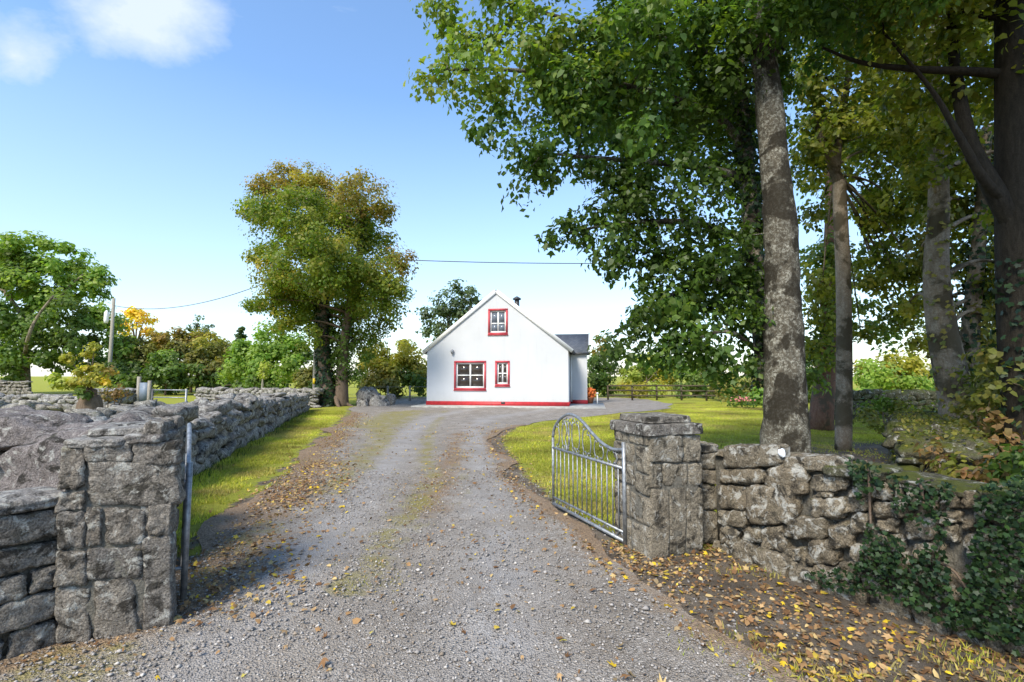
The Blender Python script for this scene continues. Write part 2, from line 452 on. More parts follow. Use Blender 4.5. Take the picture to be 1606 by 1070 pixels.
Z = np.where(near, gh(GX, GY), 0.0)
V = np.stack([GX, GY, Z], -1).reshape(-1, 3)
nx_, ny_ = len(gx), len(gy)
ii = (np.arange(ny_ - 1)[:, None] * nx_ + np.arange(nx_ - 1)[None]).ravel()
Q = np.stack([ii, ii + 1, ii + nx_ + 1, ii + nx_], -1)
sm = soil_mask(GX, GY).ravel()
me = mesh_np('ground', V, Q, True, np.stack([sm, sm * 0, sm * 0], -1), 'Mask')
t = NT('ground_grass'); p = t.pos()
big = t.noise(p, 0.35, 5, 0.6); mid = t.noise(p, 3.0, 6, 0.7); fin = t.noise(p, 60, 4, 0.7); vf = t.noise(p, 220, 3, 0.7)
g = t.mix(t.ramp(mid, [(0.3, 0.0), (0.7, 1.0)]), (0.24, 0.26, 0.035), (0.37, 0.35, 0.06))
g = t.mix(t.ramp(big, [(0.35, 0.0), (0.7, 0.6)]), g, (0.27, 0.30, 0.04))
g = t.mix(0.8, g, t.ramp(fin, [(0.3, 0.45), (0.7, 1.5)]), 'MULTIPLY')
so = t.mix(t.ramp(mid, [(0.35, 0.0), (0.7, 1.0)]), (0.105, 0.085, 0.066), (0.24, 0.20, 0.155))
so = t.mix(0.8, so, t.ramp(vf, [(0.3, 0.4), (0.7, 1.6)]), 'MULTIPLY')
sp = t.n('ShaderNodeSeparateColor'); t.l(t.attr('Mask').outputs['Color'], sp.inputs[0])
f = t.math('ADD', sp.outputs[0], t.math('MULTIPLY', t.math('SUBTRACT', t.noise(p, 4.5, 6, 0.7, 0.4), 0.5), 1.6))
c = t.mix(t.ramp(f, [(0.38, 0.0), (0.60, 1.0)]), g, so)
t.pbr(c, 0.95, t.bump(vf, 0.8, 0.01, t.bump(fin, 0.9, 0.03)), 0.1)
setp(obj('ground', me, t.m), kind='structure')

# ------------------------------------------------------------------ driveway
ys = np.concatenate([np.arange(-6, 12, 0.12), np.arange(12, 36, 0.3)])
us = np.linspace(0, 1, 70)
en = SN(21, 0.5, 5)
L = xl(ys) + 0.12 * en(np.stack([ys, ys * 0, ys * 0], -1)); Rr = xr(ys) + 0.12 * en(np.stack([ys, ys * 0 + 9, ys * 0], -1))
DX = L[:, None] + (Rr - L)[:, None] * us[None]; DY = np.repeat(ys[:, None], len(us), 1)
camber = 0.03 * np.sin(np.pi * us)[None] * np.ones_like(DX)
rutn = SN(22, 0.6, 4)
dz = gh(DX, DY) + 0.014 + camber * 0.6 + 0.006 * rutn(np.stack([DX, DY, DX * 0], -1))
def dline(x, y, pts, w):
    pts = np.array(pts); cx = np.interp(y, pts[:, 0], pts[:, 1]); ok = (y > pts[0, 0] - 0.5) & (y < pts[-1, 0] + 0.5)
    return np.exp(-((x - cx) / w) ** 2) * ok
moss = 0.75 * dline(DX, DY, [(4.0, -1.25), (5.2, -1.2), (7.5, -1.15), (9, -1.6), (14, -2.4), (22, -3.0)], 0.30)
moss = np.maximum(moss, 0.85 * dline(DX, DY, [(7.0, -2.2), (12, -3.0), (16, -4.2), (21.5, -5.2)], 0.75))
moss = np.maximum(moss, 0.9 * dline(DX, DY, [(15.5, -4.2), (19, -4.6), (21.8, -4.6)], 1.3))
moss = np.maximum(moss, 0.55 * dline(DX, DY, [(6.5, -0.55), (9, -0.9), (11, -0.9)], 0.3))
moss = np.maximum(moss, 0.8 * np.exp(-((DX + 2.35) / 0.6) ** 2) * (DY < 3.1))
moss = np.maximum(moss, 0.55 * np.exp(-((DX + 2.55) / 0.35) ** 2) * (DY > 3.2) * (DY < 5.5))
litt = np.clip(1.25 - (DX - L[:, None]) / np.interp(DY, [2, 4.2, 6, 9, 14, 22], [0.35, 0.85, 1.0, 0.85, 0.8, 0.5]), 0, 1) * (DY < 22)
litt = np.maximum(litt, np.clip(1.1 - (Rr[:, None] - DX) / np.interp(DY, [0, 4, 7, 12, 16], [0.5, 0.4, 0.4, 0.9, 0.4]), 0, 1) * (DY < 16) * np.interp(DY, [0, 4, 5], [.6, .6, 1]))
litt = np.maximum(litt, 0.72 * dline(DX, DY, [(6, -1.0), (10, -1.15), (13, -1.4), (16, -1.2)], 0.35))
V = np.stack([DX, DY, dz], -1).reshape(-1, 3)
nu = len(us); ii = (np.arange(len(ys) - 1)[:, None] * nu + np.arange(nu - 1)[None]).ravel()
Q = np.stack([ii, ii + 1, ii + nu + 1, ii + nu], -1)
track = np.maximum(dline(DX, DY, [(-6, -1.5), (4, -1.75), (8, -2.1), (14, -2.9), (19, -3.2), (23, -2.0)], .34), dline(DX, DY, [(-6, .25), (4, -.1), (8, -.45), (14, -1.15), (18, -.9), (23, 1.5)], .36))
moss = moss * (1 - .8 * track); litt = litt * (1 - .6 * track)
me = mesh_np('driveway', V, Q, True, np.stack([moss, litt, track], -1).reshape(-1, 3), 'Mask')
t = NT('gravel'); p = t.pos()
vo = t.n('ShaderNodeTexVoronoi'); vo.inputs['Scale'].default_value = 85; t.l(p, vo.inputs['Vector'])
vo2 = t.n('ShaderNodeTexVoronoi'); vo2.inputs['Scale'].default_value = 150; t.l(p, vo2.inputs['Vector'])
sv_ = t.n('ShaderNodeSeparateColor'); t.l(vo.outputs['Color'], sv_.inputs[0])
sv2 = t.n('ShaderNodeSeparateColor'); t.l(vo2.outputs['Color'], sv2.inputs[0])
big = t.noise(p, 0.9, 6, 0.65); mid = t.noise(p, 5, 6, 0.7)
c1 = t.ramp(sv_.outputs[0], [(0.0, (0.13, 0.12, 0.108)), (0.45, (0.225, 0.21, 0.195)), (0.8, (0.30, 0.285, 0.27)), (1.0, (0.42, 0.405, 0.385))])
c2 = t.ramp(sv2.outputs[1], [(0.0, (0.13, 0.115, 0.10)), (0.6, (0.23, 0.21, 0.19)), (1.0, (0.34, 0.32, 0.295))])
c = t.mix(t.ramp(mid, [(0.4, 0.0), (0.6, 1.0)]), c1, c2)
c = t.mix(t.ramp(big, [(0.42, 0.0), (0.7, 0.55)]), c, (0.20, 0.175, 0.145))
c = t.mix(1.0, c, t.ramp(t.noise(p, 2.2, 4, 0.6), [(0.3, (0.95, 0.90, 0.83)), (0.7, (1.42, 1.37, 1.29))]), 'MULTIPLY')
sp = t.n('ShaderNodeSeparateColor'); t.l(t.attr('Mask').outputs['Color'], sp.inputs[0])
c = t.mix(t.math('MULTIPLY', sp.outputs[2], t.ramp(t.noise(p, 1.6, 5, 0.7), [(0.35, 0.3), (0.65, 1.0)])), c, t.mix(0.6, c, (0.38, 0.37, 0.365)))
no_ = t.math('MULTIPLY', t.math('SUBTRACT', t.noise(p, 2.6, 7, 0.75, 0.6), 0.5), 2.2)
lf = t.ramp(t.math('ADD', sp.outputs[1], no_), [(0.35, 0.0), (0.75, 0.85)])
lcol = t.ramp(t.noise(p, 45, 4, 0.7), [(0.3, (0.10, 0.07, 0.045)), (0.5, (0.24, 0.16, 0.095)), (0.7, (0.42, 0.30, 0.18))])
c = t.mix(lf, c, lcol)
no2 = t.math('MULTIPLY', t.math('SUBTRACT', t.noise(p, 3.2, 7, 0.75, 0.4), 0.5), 2.4)
mf = t.ramp(t.math('ADD', sp.outputs[0], no2), [(0.42, 0.0), (0.9, 0.75)])
c = t.mix(mf, c, t.ramp(t.noise(p, 70, 4, 0.7), [(0.3, (0.14, 0.12, 0.03)), (0.7, (0.36, 0.31, 0.08))]))
b = t.bump(vo2.outputs['Distance'], 0.6, 0.006); b = t.bump(vo.outputs['Distance'], 0.9, 0.012, b)
t.pbr(c, 0.9, b, 0.2)
M['gravel'] = t.m
setp(obj('driveway', me, t.m), kind='structure')
def surf(x, y):
    """height of whatever surface is at x,y"""
    x = np.asarray(x, float); y = np.asarray(y, float)
    u = (x - xl(y)) / (xr(y) - xl(y)); on = (u > 0.02) & (u < 0.98)
    return gh(x, y) + np.where(on, 0.018 + 0.018 * np.sin(np.pi * np.clip(u, 0, 1)), 0.0)

# ------------------------------------------------------------------ stones
def lattice(n):
    idx = {}; V = []; Q = []
    def vid(i, j, k):
        if (i, j, k) not in idx: idx[(i, j, k)] = len(V); V.append((2 * i / n - 1, 2 * j / n - 1, 2 * k / n - 1))
        return idx[(i, j, k)]
    for a in range(n):
        for b in range(n):
            Q.append([vid(a, b, 0), vid(a, b + 1, 0), vid(a + 1, b + 1, 0), vid(a + 1, b, 0)])
            Q.append([vid(a, b, n), vid(a + 1, b, n), vid(a + 1, b + 1, n), vid(a, b + 1, n)])
            Q.append([vid(a, 0, b), vid(a + 1, 0, b), vid(a + 1, 0, b + 1), vid(a, 0, b + 1)])
            Q.append([vid(a, n, b), vid(a, n, b + 1), vid(a + 1, n, b + 1), vid(a + 1, n, b)])
            Q.append([vid(0, a, b), vid(0, a, b + 1), vid(0, a + 1, b + 1), vid(0, a + 1, b)])
            Q.append([vid(n, a, b), vid(n, a + 1, b), vid(n, a + 1, b + 1), vid(n, a, b + 1)])
    return np.array(V), np.array(Q)
LAT = {n: lattice(n) for n in (3, 4, 6, 8, 10, 16)}
def rounded(n, m):
    V, Q = LAT[n]
    return V / (np.abs(V) ** m).sum(1)[:, None] ** (1.0 / m), Q
_seed = [100]
def nseed(): _seed[0] += 1; return _seed[0]
def quad_stone(c4, nrm, depth, proud=0.0, n=8, rough=0.012, m=9):
    """c4: world corners (bl, br, tr, tl) on a wall face, nrm outward; a hewn stone reaching depth behind the face"""
    P, Q = rounded(n, m); c4 = [np.array(c) for c in c4]; nrm = np.array(nrm)
    a = (P[:, 0] + 1) / 2; b = (P[:, 2] + 1) / 2
    W = ((1 - a) * (1 - b))[:, None] * c4[0] + (a * (1 - b))[:, None] * c4[1] + (a * b)[:, None] * c4[2] + ((1 - a) * b)[:, None] * c4[3]
    y = (P[:, 1] + 1) / 2                  # 0 front, 1 back
    s = nseed()
    W = W + nrm * (proud - y * depth)[:, None]
    size = np.linalg.norm(c4[2] - c4[0])
    cen = W.mean(0); D = W - cen; D /= np.linalg.norm(D, axis=1)[:, None] + 1e-9
    nn = SN(s, 1.3 / max(size, 0.1), 3); n2 = SN(s + 5000, 9.0, 3)
    W = W + D * (rough * 0.8 * nn(W) + rough * 0.9 * (0.5 - np.abs(n2(W))))[:, None]
    return W, Q
def put_stone(parent, c4, nrm, depth, mat_, proud=0.0, n=8, rough=0.012, m=9, name='stone'):
    W, Q = quad_stone(c4, nrm, depth, proud, n, rough, m)
    c = W.mean(0); me = mesh_np(name, W - c, Q, True)
    o = obj(name, me, mat_, parent, local=True); o.location = Vector(c) - world_loc(parent)
    return o
def pool_mesh(seed, n=4, m=4.5, rough=0.17):
    """an angular broken stone: a box knocked off by random planes"""
    P, Q = LAT[n]; g = np.random.default_rng(seed + 9000)
    D = P / np.linalg.norm(P, axis=1)[:, None]
    N = np.vstack([np.eye(3), -np.eye(3)]) + g.normal(size=(6, 3)) * .26
    N = np.vstack([N, g.normal(size=(9, 3))]); N /= np.linalg.norm(N, axis=1)[:, None]
    h = np.concatenate([g.uniform(.44, .54, 6), g.uniform(.40, .58, 9)])
    dn = D @ N.T; r = np.where(dn > 1e-3, h / np.maximum(dn, 1e-3), 9).min(1)
    W = D * (r + .10 * rough / .17 * .35 * SN(seed, 1.1, 3)(D * r[:, None]))[:, None]
    sh = np.random.default_rng(seed).uniform(-0.18, 0.18, 3)
    W[:, 0] += sh[0] * W[:, 2]; W[:, 2] += sh[1] * W[:, 0]
    return W, Q
POOL = [pool_mesh(300 + i) for i in range(14)]
POOL_HI = [pool_mesh(350 + i, 8, 5.0, 0.2) for i in range(12)]
def pool_for(matname, hi=False):
    key = ('pool', matname, hi)
    if key not in M:
        M[key] = []
        for W, Q in (POOL_HI if hi else POOL):
            me = mesh_np('stone', W, Q, False); me.materials.append(M[matname]); M[key].append(me)
    return M[key]
def rubble_wall(name, label, p0, p1, h, th, matname, sw=(0.22, 0.5), sh=(0.13, 0.26), parts=True, both=False, cope=True, hi_until=0.0, group=None, hf=None, seed=1, cat='stone wall'):
    rg = random.Random(seed)
    p0 = Vector((*p0, 0)); p1 = Vector((*p1, 0)); d = (p1 - p0); Ln = d.length; u = d / Ln
    nrm = Vector((u.y, -u.x, 0))                 # right of the direction of travel
    if nrm.dot(-(p0 + p1)) < 0: nrm = -nrm       # faces the camera side
    root = setp(thing(name, label, cat, p0, group), kind='thing')
    ang = math.atan2(u.y, u.x)
    hfun = hf or (lambda s: h)
    segs = max(1, int(Ln / 1.2)); mb = MB()
    for i in range(segs):
        s0 = Ln * i / segs; s1 = Ln * (i + 1) / segs; hh = min(hfun(s0), hfun(s1)) - 0.14
        a = p0 + u * (s0 + (0.08 if i == 0 else -0.01)) - nrm * (th - 0.12)
        mb.box(a, u * (s1 - s0 - (0.16 if segs == 1 else 0.0)), nrm * (th - 0.24), (0, 0, hh))
    obj('core', mb.mesh('core'), M['dark_core'], root)
    items = []
    def lay(face):
        z = -0.03
        row = 0
        while True:
            rh = rg.uniform(*sh)
            if z + rh * 0.6 > h + 0.25: break
            s = -rg.uniform(0, 0.15)
            while s < Ln:
                w = rg.uniform(*sw) * (1.15 if z < h * 0.35 else 0.9)
                hh = rh * rg.uniform(0.85, 1.25); cs = s + w / 2
                lim = hfun(min(max(cs, 0), Ln)) - (0.12 if cope else 0.0)
                if z + hh * 0.5 < lim:
                    dp = rg.uniform(0.22, 0.32)
                    off = (dp / 2 - rg.uniform(0.0, 0.07)) if face == 0 else (th - dp / 2 + rg.uniform(0, 0.05))
                    items.append((cs, off, z + hh / 2, w * 0.99, dp, hh * 1.0, rg.uniform(-0.25, 0.25), rg.uniform(-0.28, 0.28), rg.uniform(-0.2, 0.2), face))
                s += w
            z += rh
    lay(0)
    if both: lay(1)
    if cope:
        s = 0
        while s < Ln:
            w = rg.uniform(sw[0] * 0.9, sw[1] * 1.1); hh = rg.uniform(0.12, 0.32)
            for off in ((th * 0.28, th * 0.74) if th > 0.5 else (th * 0.5,)):
                items.append((s + w / 2, off + rg.uniform(-0.06, 0.06), hfun(min(max(s + w / 2, 0), Ln)) - 0.09 + rg.uniform(-0.04, 0.05), w * 1.12, (th * 0.62 if th > 0.5 else th * 1.05), hh, rg.uniform(-0.2, 0.2), rg.uniform(-0.15, 0.15), rg.uniform(-0.3, 0.3), 2))
            s += w * 0.92
    joined = MB()
    rest = []
    shown = [it for it in items if it[9] != 1]; back = [it for it in items if it[9] == 1]
    if not parts: back = items; shown = []
    if len(shown) > 300: shown.sort(key=lambda it: (p0 + u * it[0]).length); back += shown[300:]; shown = shown[:300]
    def mtx(it):
        s, off, z, w, dp, hh, r0, r1, r2, _ = it
        c = p0 + u * s - nrm * off
        c.z = z + float(gh(c.x, c.y))
        return Matrix.Translation(c) @ Matrix.Rotation(ang + r2, 4, 'Z') @ Matrix.Rotation(r1, 4, 'Y') @ Matrix.Rotation(r0, 4, 'X') @ Matrix.Diagonal((w, dp, hh, 1))
    for it in shown:
        m4 = mtx(it); near_ = m4.translation.length < hi_until
        me = rg.choice(pool_for(matname, near_))
        o = bpy.data.objects.new('stone', me); col.objects.link(o); o.parent = root
        o.matrix_local = Matrix.Translation(-p0) @ m4
    if back:
        for it in back:
            W, Q = POOL[rg.randrange(len(POOL))]; A = np.array(mtx(it))
            joined.put(W @ A[:3, :3].T + A[:3, 3], Q)
        obj('rubble', joined.mesh('rubble', False), M[matname], root, kind='stuff')
    return root
def rough_box(parent, name, o, ax, ay, az, mat_, n=10, rough=0.012, m=14):
    """a box with worn edges and uneven faces (mortar body of a pillar)"""
    P, Q = rounded(n, m); o, ax, ay, az = [np.array(v, float) for v in (o, ax, ay, az)]
    T = (P + 1) / 2; W = o + T[:, :1] * ax + T[:, 1:2] * ay + T[:, 2:] * az
    cen = W.mean(0); D = W - cen; D /= np.linalg.norm(D, axis=1)[:, None]
    W = W + D * (rough * SN(nseed(), 2.5, 4)(W))[:, None]
    return obj(name, mesh_np(name, W, Q, True), mat_, parent)

# ---------------------------------------------------- left gate pillar and its wing wall
def z1(x, y): return (x / 2.277, 600 + y / 2.277)
A = gpt(84, 1012); B = gpt(243, 985)
A = Vector((A.x, A.y, 0)); B = Vector((B.x, B.y, 0))
uL = (B - A).normalized(); wL = (B - A).length
nL = Vector((uL.y, -uL.x, 0))
if nL.y > 0: nL = -nL
HL = 1.16
pilL = thing('gate_pillar', 'wide grey stone gate pillar with a flat slab cap beside the edge-on gate', 'gate pillar', A)
dL = 0.55
rough_box(pilL, 'mortar', A - nL * 0.012 + uL * 0.012 + Vector((0, 0, -0.05)), uL * (wL - 0.024), -nL * (dL - 0.024), (0, 0, HL - 0.04), M['mortar'], 16, 0.01)
def face_quad(rect, f, P, n, j=0.006):
    x0, y0, x1, y1 = rect
    return [ppt(*f(x, y), P, n) + Vector((random.uniform(-j, j), random.uniform(-j, j), random.uniform(-j, j))) for x, y in ((x0, y1), (x1, y1), (x1, y0), (x0, y0))]
for r in [(212, 222, 302, 382), (306, 213, 470, 282), (474, 210, 640, 290), (312, 287, 640, 437), (208, 388, 300, 455), (206, 460, 305, 597), (309, 445, 368, 588),
          (372, 450, 522, 580), (526, 432, 612, 545), (316, 588, 508, 700), (200, 602, 312, 722), (192, 727, 324, 935), (328, 705, 490, 928), (508, 550, 612, 895)]:
    put_stone(pilL, face_quad(r, z1, A, nL), nL, 0.16, M['stone_gate'], random.uniform(0.004, 0.022), 10, 0.012, 13)
z = 0.0
Pr = B
while z < HL - 0.08:                       # side face towards the drive
    hh = random.uniform(0.16, 0.26); s = 0.0
    while s < dL - 0.04:
        w = min(random.uniform(0.2, 0.34), dL - s)
        c4 = [Pr - nL * (s + a) + Vector((0, 0, z + b)) for a, b in ((0.008, 0.008), (w - 0.008, 0.008), (w - 0.008, hh - 0.008), (0.008, hh - 0.008))]
        put_stone(pilL, c4, uL, 0.12, M['stone_gate'], random.uniform(-0.02, 0.006), 8, 0.01); s += w
    z += hh
capz = HL
for a0, a1, zz, b0, b1, hh in ((-0.03, 0.30, 0.0, -0.025, 0.62, 0.05), (0.27, wL + 0.01, 0.012, -0.015, 0.62, 0.055), (0.03, 0.37, 0.055, 0.12, 0.66, 0.045), (0.34, wL - 0.01, 0.06, 0.1, 0.66, 0.045)):
    c4 = [A + uL * a - nL * b0 + Vector((0, 0, capz + zz + b)) for a, b in ((a0, -0.01), (a1, -0.01), (a1, hh), (a0, hh))]
    put_stone(pilL, c4, nL, b1 - b0, M['stone_dry'], 0, 10, 0.016, 7, 'cap_stone')
# wing wall going out of frame
uW = Vector((-0.60, -0.80, 0)).normalized(); nW = Vector((uW.y, -uW.x, 0))
if nW.x < 0: nW = -nW
A2 = A - nL * 0.05
wingL = thing('wing_wall', 'low mortared stone wall running off the wide gate pillar towards the road', 'stone wall', A2)
HW = 0.86
setp(wingL, kind='thing')
mb = MB(); mb.box(A2 - nW * 0.06 + Vector((0, 0, -0.05)), uW * 1.6, -nW * 0.38, (0, 0, HW))
obj('mortar', mb.mesh('mortar'), M['mortar'], wingL)
for s0, s1, q0, q1 in [(0, .34, .62, .80), (.35, .8, .6, .8), (0, .36, .46, .61), (.37, .75, .42, .59), (0, .14, .32, .45), (.15, .42, .30, .45), (.43, .8, .22, .41), (0, .3, .14, .31), (.31, .42, .10, .29), (0, .22, -.03, .13), (.23, .6, -.04, .1), (.43, .8, .1, .21),
                       (.81, 1.2, .5, .8), (.81, 1.3, .2, .49), (.62, 1.2, -.04, .19), (1.21, 1.6, .5, .8), (1.31, 1.6, .05, .49)]:
    c4 = [A2 + uW * s + Vector((0, 0, zz)) for s, zz in ((s1 - .004, q0 + .004), (s0 + .004, q0 + .004), (s0 + .004, q1 - .004), (s1 - .004, q1 - .004))]
    put_stone(wingL, c4, nW, 0.16, M['stone_gate'], random.uniform(-0.005, 0.02), 10, 0.014)
for s0, s1, b0, b1 in ((0.0, 0.5, -0.03, 0.44), (0.5, 1.1, -0.02, 0.46), (1.1, 1.6, -0.03, 0.44)):
    c4 = [A2 + uW * s - nW * b0 + Vector((0, 0, zz)) for s, zz in ((s1, HW - .06), (s0, HW - .06), (s0, HW + .02), (s1, HW + .02))]
    put_stone(wingL, c4, nW, b1 - b0, M['stone_dry'], 0, 10, 0.016, 7, 'cap_stone')

# ---------------------------------------------------- right gate pillar and its wing wall
def z3(x, y): return (840 + x / 3.8225, 620 + y / 3.8225)
def z4(x, y): return (1180 + x / 2.488, 640 + y / 2.488)
C = gpt(1020, 884); C = Vector((C.x, C.y, 0))
aR = R_(20); uR = Vector((math.cos(aR), math.sin(aR), 0)); vR = Vector((-math.sin(aR), math.cos(aR), 0)); nR = -vR
WR = 0.56; DR = 0.58
HR = (ppt(1020, 672, C, nR)).z
pilR = thing('gate_pillar', 'square weathered stone gate pillar with a stepped cap carrying the ornate open gate', 'gate pillar', C)
rough_box(pilR, 'mortar', C + uR * 0.006 + vR * 0.006 + Vector((0, 0, -0.06)), uR * (WR - 0.012), vR * (DR - 0.012), (0, 0, HR + 0.02), M['mortar'], 16, 0.008)
front = [(688, 240, 882, 402), (886, 238, 990, 402), (688, 412, 757, 562), (762, 410, 912, 542), (916, 406, 996, 542), (690, 566, 800, 985), (804, 552, 902, 960), (906, 548, 1004, 930)]
for r in front:
    put_stone(pilR, face_quad(r, z3, C, nR, 0.004), nR, 0.14, M['stone_pale'], random.uniform(0.002, 0.010), 10, 0.006, 18)
nS = -uR
def sq(s0, s1, q0, q1): return [C + vR * s + Vector((0, 0, zz)) for s, zz in ((s1, q0), (s0, q0), (s0, q1), (s1, q1))]
for s0, s1, q0, q1 in [(0.004, .2, .74, .98), (.21, .56, .8, .98), (.21, .56, .6, .79), (.004, .2, .56, .73), (.004, .3, .30, .55), (.31, .56, .3, .59), (.004, .27, -.03, .29), (.28, .56, -.03, .29), (.004, .3, .985, HR - .05), (.31, .56, .985, HR - .05)]:
    put_stone(pilR, sq(s0 + .004, s1 - .004, q0 + .004, q1 - .004), nS, 0.12, M['stone_pale'], random.uniform(0.0, 0.008), 8, 0.005, 18)
for ex, z0, hh in ((0.025, HR - 0.07, 0.10), (-0.045, HR + 0.032, 0.062)):
    for k in range(1):
        s0 = -ex; s1 = WR + ex
        c4 = [C + uR * s - vR * ex + Vector((0, 0, zz)) for s, zz in ((s0, z0), (s1, z0), (s1, z0 + hh), (s0, z0 + hh))]
        put_stone(pilR, c4, nR, DR + 2 * ex, M['stone_gate'], 0, 16, 0.006, 22, 'cap_stone')
# wing wall: comes from behind the pillar towards the road on the right
Wp = C + uR * WR + vR * 0.13
W0 = gpt(1112, 862); W0 = Vector((W0.x, W0.y, 0))
uG = Vector((0.52, -0.85, 0)).normalized(); nG = Vector((-uG.y, uG.x, 0))
if nG.x > 0: nG = -nG
wingR = thing('wing_wall', 'low rubble wall with ivy running from the square gate pillar below the sycamore', 'stone wall', W0)
setp(wingR, kind='thing')
mb = MB()
mb.box(W0 - nG * 0.09 + uG * 0.03 + Vector((0, 0, -0.05)), uG * 4.35, -nG * 0.38, (0, 0, 0.90))
obj('core', mb.mesh('core'), M['mortar'], wingR)
rects3 = [(1105, 296, 1465, 434), (1088, 438, 1378, 536), (1085, 542, 1300, 690), (1270, 548, 1560, 782), (1085, 694, 1268, 792), (1090, 796, 1210, 905), (1214, 790, 1340, 900), (1344, 788, 1490, 930)]
quads4 = [(40, 236, 215, 342), (115, 190, 350, 252), (226, 256, 372, 326), (243, 328, 312, 350), (220, 352, 358, 436), (376, 308, 470, 346), (472, 298, 552, 362), (556, 290, 588, 368), (592, 290, 662, 372),
          (320, 345, 456, 408), (472, 366, 602, 430), (108, 432, 292, 512), (290, 455, 402, 552), (382, 412, 462, 492), (480, 434, 566, 492), (590, 430, 718, 518), (600, 530, 738, 616),
          (384, 540, 492, 602), (200, 516, 330, 612), (110, 545, 196, 602), (130, 604, 215, 660), (415, 650, 512, 712), (750, 665, 826, 750), (680, 662, 722, 697), (730, 405, 802, 456), (665, 352, 726, 412), (728, 322, 802, 400),
          (870, 395, 932, 456), (936, 390, 1032, 446), (908, 325, 962, 386), (806, 440, 862, 480), (465, 500, 580, 560), (500, 565, 590, 640), (230, 618, 330, 680), (600, 625, 670, 690), (806, 330, 900, 390), (740, 460, 800, 530), (820, 490, 930, 570), (700, 700, 745, 760), (940, 460, 1050, 560), (840, 580, 960, 680), (330, 610, 410, 690)]
for f, rs in ((z3, rects3), (z4, quads4)):
    for r in rs:
        sk = random.uniform(-0.16, 0.16) * (r[3] - r[1])
        x0, y0, x1, y1 = r
        pts = [(x0 + random.uniform(0, 6), y1 - sk * .5), (x1 - random.uniform(0, 6), y1 + sk * .2), (x1 - random.uniform(0, 8), y0 + sk * .3), (x0 + random.uniform(0, 8), y0 - sk * .3)]
        c4 = [ppt(*f(*p_), W0, nG) for p_ in pts]
        put_stone(wingR, c4, nG, random.uniform(0.16, 0.24), M['stone_wing'], random.uniform(-0.01, 0.04), 10, 0.016, random.choice((5.5, 7, 9)))
s = 0.0
while s < 1.9:                                     # footing stones half sunk in the bank
    w = random.uniform(.18, .34); hh = random.uniform(.12, .2)
    c4 = [W0 + uG * a + Vector((0, 0, b)) for a, b in ((s, -.06), (s + w, -.06), (s + w - .01, hh - .02), (s + .01, hh - .04))]
    put_stone(wingR, c4, nG, 0.24, M['stone_wing'], random.uniform(-.01, .05), 8, 0.014, 6); s += w
s = 1.9
while s < 4.3:                                    # goes on out of frame
    z = 0
    while z < 0.8:
        w = random.uniform(.25, .45); hh = random.uniform(.14, .24)
        c4 = [W0 + uG * a + Vector((0, 0, b)) for a, b in ((s, z), (s + w, z), (s + w, z + hh), (s, z + hh))]
        if nG.dot(CAM - W0) > 0: put_stone(wingR, c4, nG, 0.2, M['stone_wing'], random.uniform(-.01, .03), 4, 0.014, 6); z += hh
    s += .42
s = 0.05; k = 0
while s < 4.3:                                    # uneven flat stones along the top
    w = random.uniform(0.28, 0.5); hh = random.uniform(0.05, 0.1)
    c4 = [W0 + uG * a + Vector((0, 0, b + random.uniform(-.012, .012))) for a, b in ((s, .85), (s + w, .85), (s + w, .85 + hh), (s, .85 + hh))]
    put_stone(wingR, c4, nG, 0.46, M['stone_moss'] if s > 0.75 else M['stone_wing'], random.uniform(-0.03, 0.02), 8, 0.02, 6, 'cap_stone'); s += w
# filler between pillar and wall
fp = Wp
nF = nR
for r in [(985, 292, 1112, 346), (998, 350, 1116, 446), (1004, 450, 1114, 538), (1012, 545, 1108, 694), (1010, 700, 1110, 900)]:
    put_stone(wingR, face_quad(r, z3, fp, nF, 0.005), nF, 0.3, M['stone_pale'], 0.0, 8, 0.014)
ws = setp(obj('white_pebble', mesh_np('white_pebble', POOL_HI[2][0] * np.array([0.045, 0.04, 0.06]) + np.array(ppt(1229, 716, W0, nG)) + np.array([0, 0.02, 0.02]), POOL_HI[2][1], True), M['white_stone']), 'small white stone lodged on the ivy wall at the foot of the sycamore', 'stone')

# ---------------------------------------------------- field walls on the left
def fw_h(s): return 0.97 - 0.26 * min(1, max(0, (s - 7) / 11)) + 0.05 * math.sin(s * 1.1) + 0.06 * math.sin(s * 2.7 + 1) + 0.05 * math.sin(s * 5.3)
rubble_wall('field_wall', 'long grey dry stone wall beside the grass verge ending at the leafy roadside tree', (-4.25, 4.9), (-9.45, 22.6), 1.05, 0.75, 'stone_dry', (0.28, 0.72), (0.17, 0.36), True, True, True, 16.0, None, fw_h, 5)
rubble_wall('field_wall', 'tumbled heap of rubble behind the low roadside wall', (-7.2, 4.9), (-3.75, 4.35), 0.82, 0.8, 'stone_dry', (0.3, 0.6), (0.18, 0.34), True, False, True, 14.0, None, None, 6)
b_ = thing('boulder', 'huge purple grey boulder lying between the wide gate pillar and the dry stone wall', 'boulder', (-3.75, 4.2, 0))
P, Q = LAT[16]; _g = np.random.default_rng(5)
def chip(P, k, seed):
    g = np.random.default_rng(seed); D = P / np.linalg.norm(P, axis=1)[:, None]; N = np.vstack([np.eye(3), -np.eye(3)]) + g.normal(size=(6, 3)) * .12; N = np.vstack([N, g.normal(size=(k, 3))]); N /= np.linalg.norm(N, axis=1)[:, None]
    h = np.concatenate([g.uniform(.9, 1.02, 6), g.uniform(.95, 1.35, k)]); dn = D @ N.T; return D * np.where(dn > 1e-3, h / np.maximum(dn, 1e-3), 9).min(1)[:, None]
P = chip(P, 16, 12)
W = P * np.array([0.62, 0.36, 0.58]); W[:, 2] += 0.62 + 0.12 * W[:, 0]
W += (P / np.linalg.norm(P, axis=1)[:, None]) * (0.03 * SN(77, 0.8, 4)(W) + 0.018 * SN(78, 4, 4)(W))[:, None]
